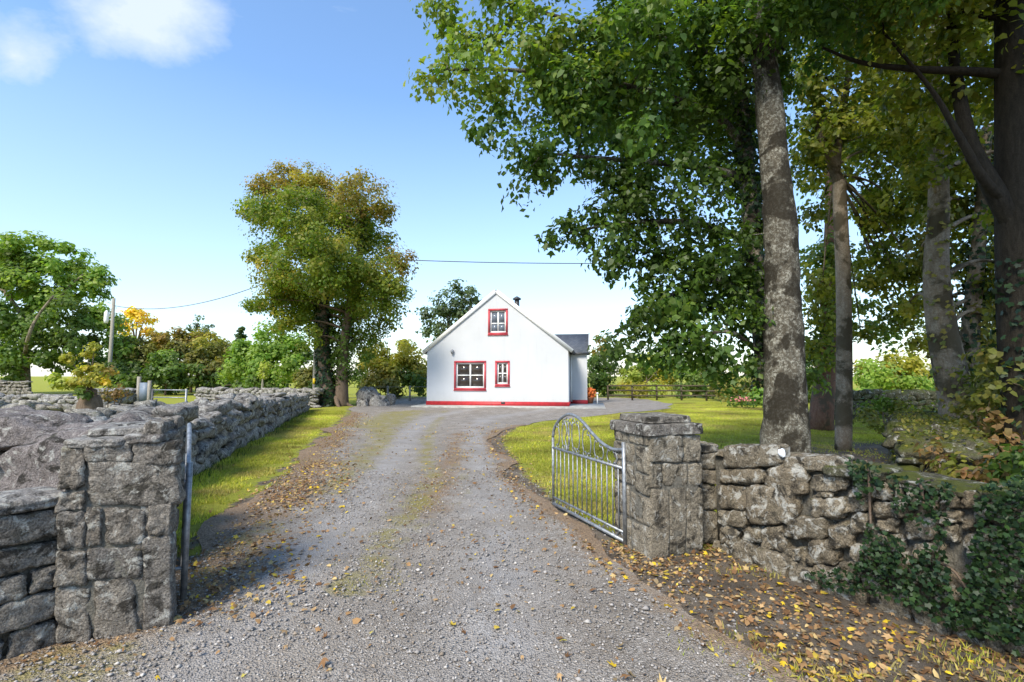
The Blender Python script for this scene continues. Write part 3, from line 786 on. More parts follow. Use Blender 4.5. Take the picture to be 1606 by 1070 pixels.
W = W + np.array([-3.55, 4.15, 0]); obj('rock', mesh_np('rock', W, Q, True), M['stone_boulder'], b_)
W = P * np.array([0.8, 0.42, 0.17]); W[:, 2] += 1.1 - 0.04 * W[:, 0]
W += (P / np.linalg.norm(P, axis=1)[:, None]) * (0.03 * SN(87, 0.8, 4)(W) + 0.015 * SN(88, 4, 4)(W))[:, None]
W = W + np.array([-4.75, 4.55, 0]); 
sl = setp(obj('rock_slab', mesh_np('rock_slab', W, Q, True), M['stone_boulder']), 'flat pale slab of rock lying on the tumbled rubble heap', 'boulder')
rubble_wall('field_wall', 'short dry stone wall of small stones slanting up to the metal field gate', (-6.9, 7.2), (-8.75, 12.2), 0.9, 0.5, 'stone_far', (0.16, 0.34), (0.09, 0.17), True, False, True, 0, None, None, 7)
rubble_wall('field_wall', 'beige dry stone wall of small stones behind the boulder', (-17.5, 13.6), (-9.6, 14.6), 0.74, 0.5, 'stone_far', (0.2, 0.4), (0.12, 0.2), True, False, True, 0, None, None, 8)
rubble_wall('field_wall', 'pale grey dry stone wall running behind the beige one', (-27, 19.5), (-15.2, 19.5), 0.8, 0.5, 'stone_dry', (0.25, 0.5), (0.14, 0.24), False, False, True, 0, None, None, 9)
rubble_wall('field_wall', 'jumbled stone wall between the stump and the blue panel', (-15.0, 20.0), (-15.2 + 0.0, 18.2), 1.1, 0.6, 'stone_dry', (0.25, 0.5), (0.16, 0.26), False, False, True, 0, None, None, 10)
rubble_wall('field_wall', 'grey dry stone wall across the field beyond the metal gate', (-17.2, 26.5), (-9.9, 24.5), 0.95, 0.5, 'stone_dry', (0.25, 0.5), (0.14, 0.24), False, False, True, 0, None, None, 11)
rubble_wall('field_wall', 'dark low stone wall under the large green tree', (-52, 38), (-36, 36), 1.2, 0.5, 'stone_gate', (0.3, 0.6), (0.2, 0.3), False, False, True, 0, None, None, 12)
# right: mossy walls under the trees
rubble_wall('mossy_wall', 'broken moss covered stone wall between the slim trunk and the brambles', (4.7, 6.0), (7.6, 9.8), 0.82, 0.8, 'stone_moss', (0.2, 0.42), (0.12, 0.22), True, False, True, 14, None, None, 13)
rubble_wall('mossy_wall', 'dark straight stone wall in the shade behind the mossy one', (11.5, 17.5), (19, 19.5), 1.0, 0.5, 'stone_moss', (0.3, 0.5), (0.16, 0.26), False, False, True, 0, None, None, 14)
# rocks by the drive
for k, (px, py, d_, sx, sz) in enumerate([(577, 630, 26.5, 0.75, 0.75), (598, 632, 26.2, 0.55, 0.5), (612, 631, 27.5, 0.3, 0.4), (568, 633, 25.8, 0.4, 0.4)]):
    pt = dpt(px, py, d_); P, Q = rounded(8, 3.5); W = P * np.array([sx, sx * 0.8, sz]) * 0.75
    W += (P / np.linalg.norm(P, axis=1)[:, None]) * (0.13 * SN(400 + k, 0.9, 3)(W))[:, None]
    setp(obj('rock', mesh_np('rock', W + np.array([pt.x, pt.y, sz * 0.45]), Q, True), M['stone_dry']), ['tall jagged grey rock by the drive behind the roadside tree', 'rounded grey rock standing apart nearer the white house', 'smallest grey rock tucked behind the rounded one', 'squat grey rock closest to the roadside tree trunk'][k], 'rock', 'rocks at the edge of the drive')

# ------------------------------------------------------------------ wrought gates
Hn = gpt(981, 862); Hn = Vector((Hn.x, Hn.y, 0)); Lt = gpt(868, 799); Lt = Vector((Lt.x, Lt.y, 0))
gdir = (Lt - Hn); GL = gdir.length; gdir /= GL; gnrm = Vector((gdir.y, -gdir.x, 0))
def gsz(zx, zy):
    q = ppt(*z3(zx, zy), Hn, gnrm); return ((q - Hn).dot(gdir), q.z)
top = [gsz(*q) for q in [(528, 326), (465, 324), (400, 288), (340, 228), (290, 168), (240, 126), (190, 116), (140, 152), (112, 200), (103, 250)]]
top[0] = (0.0, top[0][1]); top[-1] = (GL, top[-1][1])
mid0, mid1 = gsz(528, 440)[1], gsz(103, 312)[1]
low0, low1 = gsz(528, 826)[1], gsz(108, 606)[1]
mz = (mid0 + mid1) / 2; lz = (low0 + low1) / 2
def make_gate(label, hinge, d):
    g = thing('wrought_gate', label, 'gate', hinge, 'pair of wrought gates')
    def W(s, z_): return hinge + d * s + Vector((0, 0, z_ + 0.0))
    def part(name, lines, sides=8):
        mb = MB()
        for pts, r in lines: mb.tube(np.array([W(*q) for q in pts]), r, sides)
        return obj(name, mb.mesh(name, True), M['galv'], g)
    topz = lambda s: float(np.interp(s, [q[0] for q in top], [q[1] for q in top]))
    part('hinge_stile', [([(0, 0.04), (0, top[0][1] + 0.07)], 0.021)])
    part('latch_stile', [([(GL, 0.05), (GL, top[-1][1])], 0.016)])
    part('top_rail', [(smooth_line(top, 5), 0.017)])
    part('middle_rail', [([(0, mz), (GL, mz)], 0.015)])
    part('lower_rail', [([(0, lz), (GL, lz)], 0.013)])
    part('bottom_rail', [([(0, 0.07), (GL, 0.07)], 0.018)])
    nb = 15
    for i in range(1, nb):
        s = GL * i / nb; part('bar', [([(s, lz), (s, mz)], 0.0075)], 6)
    def spiral(cx, cz, r, a0, turns, sgn):
        return [(cx + r * (1 - 0.75 * t_) * math.cos(a0 + sgn * t_ * turns * 2 * math.pi), cz + r * (1 - 0.75 * t_) * math.sin(a0 + sgn * t_ * turns * 2 * math.pi)) for t_ in np.linspace(0, 1, 18)]
    ns = 11
    for i in range(ns):
        s = GL * (0.055 + 0.89 * (i + 0.5) / ns); hz = topz(s) - mz
        if hz < 0.07: continue
        r = min(0.045, hz * 0.22); sg = 1 if i % 2 else -1
        body = [(s + sg * 0.028 * math.sin(math.pi * q_), mz + hz * 0.12 + (hz * 0.72) * q_) for q_ in np.linspace(0, 1, 10)]
        top_s = spiral(s - sg * r * .5, mz + hz * 0.84 - 0.0, r * .9, 0 if sg > 0 else math.pi, 0.9, 1 * sg)
        bot_s = spiral(s - sg * r * .5, mz + hz * 0.12, r * .9, 0 if sg > 0 else math.pi, 0.9, -1 * sg)
        part('scroll', [(body, 0.0065), (top_s, 0.006), (bot_s, 0.006)], 6)
    # heart under the crest
    cs = top[6][0]; 
    for sg in (-1, 1):
        hz = topz(cs) - mz
        part('scroll', [(smooth_line([(cs, mz + .02), (cs + sg * .05, mz + hz * .3), (cs + sg * .015, mz + hz * .55), (cs + sg * .06, mz + hz * .8), (cs + sg * .1, mz + hz * .72)], 5), 0.007)], 6)
    for i in range(6):
        s = GL * (i + .5) / 6; hz = lz - 0.07
        part('scroll', [([(s + .085 * (q_ - .5) * 2, 0.07 + hz * (.5 + .42 * math.sin(q_ * 2 * math.pi))) for q_ in np.linspace(0, 1, 14)], 0.006)], 6)
    return g
make_gate('ornate galvanised gate leaf swung open against the square pillar, seen broad side on', Hn, gdir)
hl = gpt(287, 948); hl = Vector((hl.x, hl.y, 0)); dl = Vector((hl.x, hl.y, 0)).normalized()
dl = (Matrix.Rotation(R_(0.9), 3, 'Z') @ dl)
make_gate('galvanised gate leaf seen edge-on beside the wide pillar with slab cap', hl, dl)
for pil, pt, dd, zs in ((pilR, Hn, uR, (0.3, top[0][1] - 0.05)), (pilL, hl, -uL, (0.25, 0.85))):
    for z_ in zs:
        mb = MB(); mb.tube([pt + Vector((0, 0, z_)), pt + dd * 0.16 + Vector((0, 0, z_))], 0.012, 8)
        obj('hinge_pin', mb.mesh('hinge_pin', True), M['galv'], pil)

# ------------------------------------------------------------------ house
HRc = gpt(892, 640); HRc = Vector((HRc.x, HRc.y, 0))
th = R_(9); hu = Vector((math.cos(th), -math.sin(th), 0)); hn = Vector((math.sin(th), math.cos(th), 0))   # along gable, into house
k_ = (670 - 803) / F_PX
HWd = None
for w in np.linspace(5, 10, 2001):
    q = HRc - hu * w
    if q.x / q.y <= k_: HWd = w; break
HL0 = HRc - hu * HWd
gz = float(gh(0, 24))
EV = 3.02; AP = (ppt(780, 457, HL0, hn)).z; HLEN = 11.0
house = thing('cottage', 'white gabled cottage with red window surrounds and red plinth', 'house', HL0)
def hp(a, z_, b=0.0): return HL0 + hu * a + hn * b + Vector((0, 0, z_))
def upx(px, py):
    q = ppt(px, py, HL0, hn); return ((q - HL0).dot(hu), q.z)
win = [(upx(768.5, 522), upx(793.5, 487)), (upx(715, 608.5), upx(759.5, 569)), (upx(779.5, 602.5), upx(796.5, 569))]
bm = bmesh.new()
outer = [(0, 0), (HWd, 0), (HWd, EV), (HWd / 2, AP), (0, EV)]
edges = []
def loop(pts):
    vs = [bm.verts.new(hp(*q)) for q in pts]
    for i in range(len(vs)): edges.append(bm.edges.new((vs[i], vs[(i + 1) % len(vs)])))
    return vs
loop(outer); holes = []
for (a0, z0), (a1, z1_) in win: holes.append((a0, z0, a1, z1_)); loop([(a0, z0), (a0, z1_), (a1, z1_), (a1, z0)])
bmesh.ops.triangle_fill(bm, use_beauty=True, use_dissolve=False, edges=edges)
for a0, z0, a1, z1_ in holes:
    c = [(a0, z0), (a1, z0), (a1, z1_), (a0, z1_)]
    for i in range(4):
        p_, q_ = c[i], c[(i + 1) % 4]
        bm.faces.new([bm.verts.new(hp(*p_)), bm.verts.new(hp(*q_)), bm.verts.new(hp(*q_, 0.3)), bm.verts.new(hp(*p_, 0.3))])
    bm.faces.new([bm.verts.new(hp(*q, 0.3)) for q in c])
def addq(bm, pts): bm.faces.new([bm.verts.new(p_) for p_ in pts])
addq(bm, [hp(0, 0), hp(0, EV), hp(0, EV, HLEN), hp(0, 0, HLEN)])
addq(bm, [hp(HWd, 0), hp(HWd, 0, HLEN), hp(HWd, EV, HLEN), hp(HWd, EV)])
addq(bm, [hp(0, 0, HLEN), hp(HWd, 0, HLEN), hp(HWd, EV, HLEN), hp(HWd / 2, AP, HLEN), hp(0, EV, HLEN)])
bmesh.ops.recalc_face_normals(bm, faces=bm.faces)
me = bpy.data.meshes.new('wall'); bm.to_mesh(me); bm.free()
obj('wall', me, M['white'], house)
mb = MB()       # plinth band
mb.box(hp(-0.025, 0, -0.025), hu * (HWd + 0.05), hn * 0.024, (0, 0, 0.29))
mb.box(hp(HWd + 0.001, 0, 0), hn * 2.55, hu * 0.024, (0, 0, 0.29))
mb.box(hp(-0.025, 0, 0), hn * HLEN, hu * 0.024, (0, 0, 0.29))
obj('plinth', mb.mesh('plinth'), M['red'], house)['label'] = 'red painted band at the foot of the walls'
# roof
slope = Vector((0, 0, AP - EV)) + hu * (HWd / 2); sl_ = slope.length; sd = slope / sl_
def roof_slab(sign):
    mb = MB()
    e = hp(0 if sign > 0 else HWd, EV, -0.05)
    s_ = Vector((hu.x * sign, hu.y * sign, 0)) * (HWd / 2) + Vector((0, 0, AP - EV)); s_n = s_.normalized()
    nn_ = Vector((-hu.x * sign * s_n.z, -hu.y * sign * s_n.z, math.sqrt(max(0, 1 - s_n.z ** 2))))
    mb.box(e - s_n * 0.28 + nn_ * 0.03, s_n * (sl_ + 0.28 + 0.02), hn * (HLEN + 0.1), nn_ * 0.07)
    o = obj('roof', mb.mesh('roof'), M['slate'], house)
    mb = MB()
    mb.box(e - s_n * 0.27 - nn_ * 0.09 - hn * 0.022, s_n * (sl_ + 0.26), hn * 0.02, nn_ * 0.20)
    obj('bargeboard', mb.mesh('bargeboard'), M['upvc'], house)
    mb = MB(); mb.box(e - s_n * 0.29 - nn_ * 0.1, Vector((-hu.x * sign, -hu.y * sign, 0)) * 0.1, hn * HLEN, (0, 0, 0.1))
    obj('gutter', mb.mesh('gutter'), M['upvc'] if sign > 0 else M['dark_metal'], house)
    return o
rf = roof_slab(1); rf2 = roof_slab(-1)
# chimney pot just over the ridge
ch = hp(HWd / 2 + 0.62, AP - 0.62, 3.2)
mb = MB(); mb.tube([ch, ch + Vector((0, 0, 0.62))], [0.16, 0.14], 12); mb.tube([ch + Vector((0, 0, .66)), ch + Vector((0, 0, .74)), ch + Vector((0, 0, .86))], [0.24, 0.24, 0.04], 12)
obj('chimney_cowl', mb.mesh('chimney_cowl', True), M['dark_metal'], rf2)
def window(i, a0, z0, a1, z1_, tr=0.5, band=0.1):
    w = bpy.data.objects.new('window', None); col.objects.link(w); w.parent = house; w.location = hp(a0, z0) - HL0
    def part(name, mb, m): return obj(name, mb.mesh(name), m, w)
    mb = MB()
    for (b0, c0, b1, c1) in ((a0 - band, z0 - band, a1 + band, z0), (a0 - band, z1_, a1 + band, z1_ + band), (a0 - band, z0 - .001, a0, z1_ + .001), (a1, z0 - .001, a1 + band, z1_ + .001)):
        mb.box(hp(b0, c0, -0.028), hu * (b1 - b0), hn * 0.032, (0, 0, c1 - c0))
    part('surround', mb, M['red_band'])
    fw = 0.075; mb = MB(); am = (a0 + a1) / 2; zm = z0 + (z1_ - z0) * tr
    for (b0, c0, b1, c1) in ((a0, z0, a1, z0 + fw), (a0, z1_ - fw, a1, z1_), (a0, z0 + fw, a0 + fw, z1_ - fw), (a1 - fw, z0 + fw, a1, z1_ - fw), (am - .038, z0 + fw, am + .038, z1_ - fw)):
        mb.box(hp(b0, c0, 0.06), hu * (b1 - b0), hn * 0.06, (0, 0, c1 - c0))
    for b0, b1 in ((a0 + fw, am - .038), (am + .038, a1 - fw)): mb.box(hp(b0, zm - .03, 0.062), hu * (b1 - b0), hn * 0.05, (0, 0, .06))
    part('frame', mb, M['upvc'])
    for b0, b1 in ((a0 + fw, am - .038), (am + .038, a1 - fw)):
        for c0, c1 in ((z0 + fw, zm - .03), (zm + .03, z1_ - fw)):
            mb = MB(); mb.box(hp(b0, c0, 0.085), hu * (b1 - b0), hn * 0.012, (0, 0, c1 - c0)); part('pane', mb, M['glass_upper'] if i == 0 else M['glass'])
    mb = MB(); mb.box(hp(a0 - band - .02, z0 - band - .045, -0.06), hu * (a1 - a0 + 2 * band + .04), hn * 0.07, (0, 0, .04)); part('sill', mb, M['red_band'])
for i, h_ in enumerate(holes): window(i, *h_, tr=(0.42, 0.5, 0.5)[i])
a_, z_ = upx(710, 553)
mb = MB(); c = hp(a_, z_, -0.1); mb.tube([c + hn * 0.1, c, c - Vector((0, 0, 0.02))], 0.02, 6); mb.tube([c + Vector((0, 0, .16)), c + Vector((0, 0, .1)), c - Vector((0, 0, 0.04)), c - Vector((0, 0, .1))], [.03, .09, .07, .02], 10)
obj('wall_lamp', mb.mesh('wall_lamp', True), M['galv'], house)
a_, z_ = upx(786, 632); mb = MB(); mb.box(hp(a_, z_ - .05, -0.04), hu * .2, hn * .012, (0, 0, .1)); obj('vent', mb.mesh('vent'), M['dark_metal'], house)
# porch on the long side
PB, PW, PJ = 2.3, 2.6, 0.92
PE, PA = 2.85, 3.95
def pp(a, z_, b): return hp(HWd + a, z_, PB + b)
bm = bmesh.new()
addq(bm, [pp(0, 0, 0), pp(PJ, 0, 0), pp(PJ, PE, 0), pp(0, PE, 0)])
addq(bm, [pp(PJ, 0, 0), pp(PJ, 0, PW), pp(PJ, PE, PW), pp(PJ, PA, PW / 2), pp(PJ, PE, 0)])
addq(bm, [pp(0, 0, PW), pp(0, PE, PW), pp(PJ, PE, PW), pp(PJ, 0, PW)])
me = bpy.data.meshes.new('porch'); bm.to_mesh(me); bm.free(); po = obj('porch', me, M['white'], house)
mb = MB(); mb.box(pp(0.026, 0, -0.025), hu * (PJ - 0.0), hn * 0.024, (0, 0, 0.29)); obj('porch_plinth', mb.mesh('porch_plinth'), M['red'], po)
for sg in (0, 1):
    mb = MB(); e = pp(-1.4, PE, -0.12 if sg == 0 else PW + 0.12); s_ = (hn * (PW / 2 + .12) * (1 if sg == 0 else -1)) + Vector((0, 0, PA - PE + .02))
    mb.box(e, hu * (PJ + 1.5), s_, (0, 0, 0.07)); obj('porch_roof', mb.mesh('porch_roof'), M['slate'], po)
    mb = MB(); mb.box(e + hu * (PJ + 1.502), hu * 0.06, s_, (0, 0, 0.16)); obj('porch_verge', mb.mesh('porch_verge'), M['white'], po)
mb = MB(); mb.box(pp(-0.02, PE - .06, -0.2), hu * (PJ + .16), hn * .1, (0, 0, .1)); obj('porch_gutter', mb.mesh('porch_gutter'), M['dark_metal'], po)
mb = MB(); q = pp(0.06, 0.2, -0.07); mb.tube([q, q + Vector((0, 0, PE - .3))], 0.04, 8); obj('downpipe', mb.mesh('downpipe', True), M['upvc'], po)
# concrete apron round the house
mb = MB(); mb.box(hp(-0.5, -0.05, -1.0), hu * (HWd + 2.3), hn * 4.2, (0, 0, 0.105 + gz)); setp(obj('path', mb.mesh('path'), M['concrete']), kind='structure')
# flower pot and small post beside the porch
def pot(px, py, d_, label, petal, s=1.0):
    b = dpt(px, py, d_); b = Vector((b.x, b.y, 0.03)); r = thing('flower_pot', label, 'flower pot', b)
    mb = MB(); mb.tube([b, b + Vector((0, 0, .3 * s)), b + Vector((0, 0, .34 * s))], [.13 * s, .2 * s, .22 * s], 14); obj('pot', mb.mesh('pot', True), M['terracotta'], r)
    mb = MB()
    for i in range(90):
        v = Vector((random.gauss(0, 1), random.gauss(0, 1), random.gauss(0, 1))).normalized() * .26 * s * random.uniform(.6, 1)
        W, Qq = POOL[i % 14]; mb.put(W * .11 * s + np.array(b + v + Vector((0, 0, .5 * s))), Qq)
    obj('flowers', mb.mesh('flowers'), petal, r, kind='stuff')
pot(925, 632, 27.2, 'orange flowering pot at the corner of the porch', M['orange'], 1.2)
b = dpt(937, 632, 27.0); mb = MB(); mb.tube([(b.x, b.y, 0), (b.x, b.y, .62)], .035, 8); mb.tube([(b.x, b.y, .62), (b.x, b.y, .66), (b.x, b.y, .7)], [.08, .08, .02], 8)
setp(obj('garden_light', mb.mesh('garden_light', True), M['upvc']), 'thin white garden light post beside the orange flower pot', 'garden light')

# ------------------------------------------------------------------ poles, wires, fences, field gate
pB = dpt(493, 638.5, 26.0); pB = Vector((pB.x, pB.y, 0)); TB = 8.15
pole = thing('utility_pole', 'wooden utility pole with a yellow tag beside the roadside tree', 'utility pole', pB)
mb = MB(); mb.tube([pB + Vector((0, 0, z_)) for z_ in (-.1, 2, 5, TB)], [.13, .125, .11, .09], 12); obj('pole', mb.mesh('pole', True), M['wood_grey'], pole)
mb = MB(); mb.box(pB + Vector((-.07, -.14, 1.18)), (.14, 0, 0), (0, .02, 0), (0, 0, .3)); obj('warning_plate', mb.mesh('warning_plate'), M['yellow_tag'], pole)
pA = dpt(170, 612, 40); pA = Vector((pA.x, pA.y, 0)); TA = dpt(170, 468, 40).z
poleA = thing('utility_pole', 'weathered pale utility pole with a white insulator in front of the large green tree', 'utility pole', pA)
mb = MB(); mb.tube([pA + Vector((0, 0, z_)) for z_ in (-.1, 3, TA)], [.15, .14, .11], 12); obj('pole', mb.mesh('pole', True), M['wood_grey'], poleA)
mb = MB(); q = pA + Vector((-.45, -.1, TA - 2.1)); mb.tube([q, q + Vector((0, 0, .25)), q + Vector((0, 0, .9)), q + Vector((0, 0, 1.1))], [.14, .17, .16, .03], 10); mb.tube([q + Vector((0, 0, .6)), pA + Vector((0, 0, TA - 1.5))], .03, 6)
obj('transformer', mb.mesh('transformer', True), M['upvc'], poleA)
def wire(name, label, a, b, sag, r=.022):
    pts = [Vector(a).lerp(Vector(b), t_) - Vector((0, 0, sag * 4 * t_ * (1 - t_))) for t_ in np.linspace(0, 1, 40)]
    mb = MB(); mb.tube(pts, r, 5); setp(obj(name, mb.mesh(name, True), M['cable']), label, 'cable')
wire('overhead_cable', 'overhead cable passing above the cottage roof', pB + Vector((0, 0, TB)), (32, 18, 7.5), 0.95)
wire('overhead_cable', 'overhead cable running left from the roadside tree to the far pole', pB + Vector((0, 0, TB - .2)), pA + Vector((0, 0, TA - .6)), 1.2)
def post_fence(label, a, b, h, nrail, npost, matn, wire_=False):
    a = Vector((*a, 0)); b = Vector((*b, 0)); r = thing('fence', label, 'fence', a)
    for i in range(npost):
        q = a.lerp(b, i / (npost - 1)); mb = MB(); mb.bx(q + Vector((0, 0, h * .5)), (.1, .1, h * random.uniform(1.0, 1.1))); obj('post', mb.mesh('post'), M[matn], r)
    dn = (b - a).normalized(); nn_ = Vector((-dn.y, dn.x, 0))
    for k in range(nrail):
        z_ = h * (.28 + .68 * k / max(1, nrail - 1))
        for i in range(npost - 1):
            p0 = a.lerp(b, i / (npost - 1)); p1 = a.lerp(b, (i + 1) / (npost - 1)); mb = MB()
            if wire_: mb.tube([p0 + Vector((0, 0, z_)) - nn_ * .055, p1 + Vector((0, 0, z_)) - nn_ * .055], .012, 5)
            else: mb.box(p0 + dn * .01 + Vector((0, 0, z_ + random.uniform(-.02, .02))) - nn_ * .085, (p1 - p0) - dn * .02, nn_ * .03, (0, 0, .1))
            obj('rail', mb.mesh('rail'), M[matn], r)
post_fence('dark timber post and rail fence behind the lawn, right of the porch', (6.4, 32.5), (17.5, 31.5), .95, 3, 8, 'wood_fence')
post_fence('low wire fence on pale posts behind the rocks, left of the cottage', (-10.5, 30), (-5.2, 31.5), .95, 2, 5, 'wood_grey', True)
# field gate on the left
ga = dpt(238, 640, 15.6); gb = dpt(291, 640, 15.2); ga = Vector((ga.x, ga.y, 0)); gb = Vector((gb.x, gb.y, 0))
fg = thing('field_gate', 'tubular metal field gate standing before bright green grass', 'gate', ga)
for i in range(5):
    z_ = .22 + i * .235; mb = MB(); mb.tube([ga + Vector((0, 0, z_)), gb + Vector((0, 0, z_))], .018, 8); obj('rail', mb.mesh('rail', True), M['galv'], fg)
for q in (ga, gb):
    mb = MB(); mb.tube([q + Vector((0, 0, 0.02)), q + Vector((0, 0, 1.2))], .03, 8); obj('stile', mb.mesh('stile', True), M['dark_metal'] if q is ga else M['galv'], fg)
# blue grey panel between two pale posts
q0 = dpt(217, 618, 19.5); q1 = dpt(234, 618, 19.5)
sgn = thing('panel_gate', 'small blue grey panel between two pale wooden posts at the end of a stone wall', 'gate', (q0.x, q0.y, 0))
for q, hh in ((q0, 1.58), (q1, 1.42)):
    mb = MB(); mb.bx((q.x, q.y, hh / 2), (.1, .1, hh)); obj('post', mb.mesh('post'), M['wood_grey'], sgn)
mb = MB(); mb.bx(((q0.x + q1.x) / 2, q0.y - .02, .95), (q1.x - q0.x - .12, .04, .78)); obj('panel', mb.mesh('panel'), M['blue_panel'], sgn)

# ------------------------------------------------------------------ leaves
def fan(outline, curl=0.22, centre=(0, 0.05)):
    """leaf template: outline (polar deg, r), tip along +y; returns verts, tris"""
    pts = [(centre[0], centre[1])] + [(r * math.cos(R_(a)), r * math.sin(R_(a))) for a, r in outline]
    V = np.array([(x, y, -curl * (x * x * 1.3 + max(0, y) ** 2 * .9) + 0.06 * abs(x)) for x, y in pts]); n = len(pts) - 1
    T = np.array([(0, 1 + i, 1 + (i + 1) % n) for i in range(n)]); return V, T
SYC = fan([(90, 1.0), (66, .5), (40, .92), (14, .42), (-18, .62), (-80, .22), (-100, .22), (198, .62), (166, .42), (140, .92), (114, .5)])
MAP = fan([(90, 1.0), (64, .52), (30, .85), (-60, .3), (-120, .3), (150, .85), (116, .52)])
IVY = fan([(90, .95), (55, .55), (25, .8), (-35, .55), (-90, .2), (215, .55), (155, .8), (125, .55)], 0.12)
DIA = (np.array([(0, -.5, 0), (.42, .02, -.07), (0, .62, 0.0), (-.42, .02, -.07)]), np.array([(0, 1, 2), (0, 2, 3)]))
OVA = fan([(90, 1.0), (40, .55), (-40, .5), (-140, .5), (140, .55)], 0.15)
def unit(A): return A / (np.linalg.norm(A, axis=-1, keepdims=True) + 1e-9)
def leaves_np(pos, nrm, tip, size, tpl, colr):
    """arrays for N leaves"""
    V0, T0 = tpl; N = len(pos); k = len(V0)
    z = unit(nrm); y = unit(tip - z * (tip * z).sum(1, keepdims=True)); x = np.cross(y, z)
    s = np.asarray(size).reshape(-1, 1, 1)
    curl = rng.uniform(-0.4, 2.6, (N, 1, 1))
    W = pos[:, None] + s * (V0[None, :, 0:1] * x[:, None] + V0[None, :, 1:2] * y[:, None] + curl * V0[None, :, 2:3] * z[:, None])
    T = (np.arange(N)[:, None, None] * k + T0[None]).reshape(-1, 3)
    C = np.repeat(np.asarray(colr), k, 0)
    return W.reshape(-1, 3), T, C
def leaf_mesh(name, parts, smooth=False):
    V = []; T = []; C = []; n = 0
    for w, t_, c_ in parts: V.append(w); T.append(t_ + n); C.append(c_); n += len(w)
    return mesh_np(name, np.concatenate(V), np.concatenate(T), smooth, np.concatenate(C))
PAL = {
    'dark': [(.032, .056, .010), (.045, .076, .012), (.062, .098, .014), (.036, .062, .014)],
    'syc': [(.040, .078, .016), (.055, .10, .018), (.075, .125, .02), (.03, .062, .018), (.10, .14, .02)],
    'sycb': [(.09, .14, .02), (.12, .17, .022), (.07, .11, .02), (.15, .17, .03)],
    'mid': [(.065, .105, .02), (.09, .13, .025), (.11, .15, .03), (.05, .085, .018)],
    'bright': [(.12, .19, .03), (.15, .22, .035), (.10, .16, .03), (.18, .23, .04)],
    'lime': [(.20, .24, .04), (.26, .27, .05), (.16, .20, .04)],
    'yellow': [(.52, .36, .03), (.60, .42, .04), (.42, .32, .04), (.5, .3, .03)],
    'yelgreen': [(.20, .19, .03), (.26, .23, .035), (.15, .16, .03), (.30, .25, .04)],
    'orange': [(.20, .135, .035), (.24, .16, .04), (.16, .125, .03), (.15, .14, .025), (.12, .13, .02)],
    'olive': [(.095, .10, .022), (.13, .12, .028), (.075, .085, .02), (.16, .14, .03)],
    'canopy': [(.075, .10, .014), (.11, .13, .018), (.15, .16, .022), (.19, .18, .025), (.06, .082, .014)],
    'gold': [(.095, .13, .014), (.125, .15, .016), (.08, .12, .013), (.18, .16, .022), (.065, .105, .011)],
    'greyg': [(.07, .10, .045), (.09, .12, .055), (.055, .08, .04)],
    'brown': [(.15, .09, .04), (.20, .12, .05), (.10, .07, .03), (.08, .075, .02)],
    'ivy': [(.018, .045, .014), (.028, .062, .018), (.04, .08, .02), (.022, .05, .02)],
}
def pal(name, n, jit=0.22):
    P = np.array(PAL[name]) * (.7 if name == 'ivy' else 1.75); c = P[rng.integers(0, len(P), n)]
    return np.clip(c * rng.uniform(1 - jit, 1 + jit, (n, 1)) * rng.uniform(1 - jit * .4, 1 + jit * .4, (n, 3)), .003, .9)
def foliage(lobes, tpl, size, per, rc, centre, droop=0.3, spread=1.0, flat=0.75, cdens=1.0):
    """lobes: (xyz, R, palette). Leaves gather in clumps around each lobe; returns parts and clump centres"""
    parts = []; cents = []
    for c, Rr_, pn in lobes:
        c = np.array(c); ncl = max(3, int(cdens * 5.2 * (Rr_ / rc) ** 2))
        d = unit(rng.normal(size=(ncl, 3))); rad = Rr_ * (rng.uniform(0.02, 1.0, ncl) ** 0.45)
        cc = c + d * rad[:, None] * np.array([1, 1, .92])
        for q in cc:
            n = max(3, int(1.5 * per * rng.uniform(.5, 1.5)))
            dd = unit(rng.normal(size=(n, 3))) * (rng.uniform(0, 1, (n, 1)) ** .5) * rc * rng.uniform(.6, 1.25)
            dd[:, 2] *= flat
            pos = q + dd; out = unit(pos - centre)
            nr = unit(np.array([0, 0, .55]) + out * .3 + unit(dd) * .85 + rng.normal(size=(n, 3)) * .4)
            tp = unit(unit(dd) * .5 + rng.normal(size=(n, 3)) * .6 + np.array([0, 0, -1.0]) * droop + out * .2)
            base = pal(pn, 1, .25)
            colr = .45 * base + .55 * pal(pn, n)
            tt_ = tpl[rng.integers(0, len(tpl))] if isinstance(tpl, list) else tpl
            parts.append(leaves_np(pos, nr, tp, size * rng.uniform(.5, 1.35, n), tt_, colr))
            cents.append(q)
    return parts, np.array(cents)
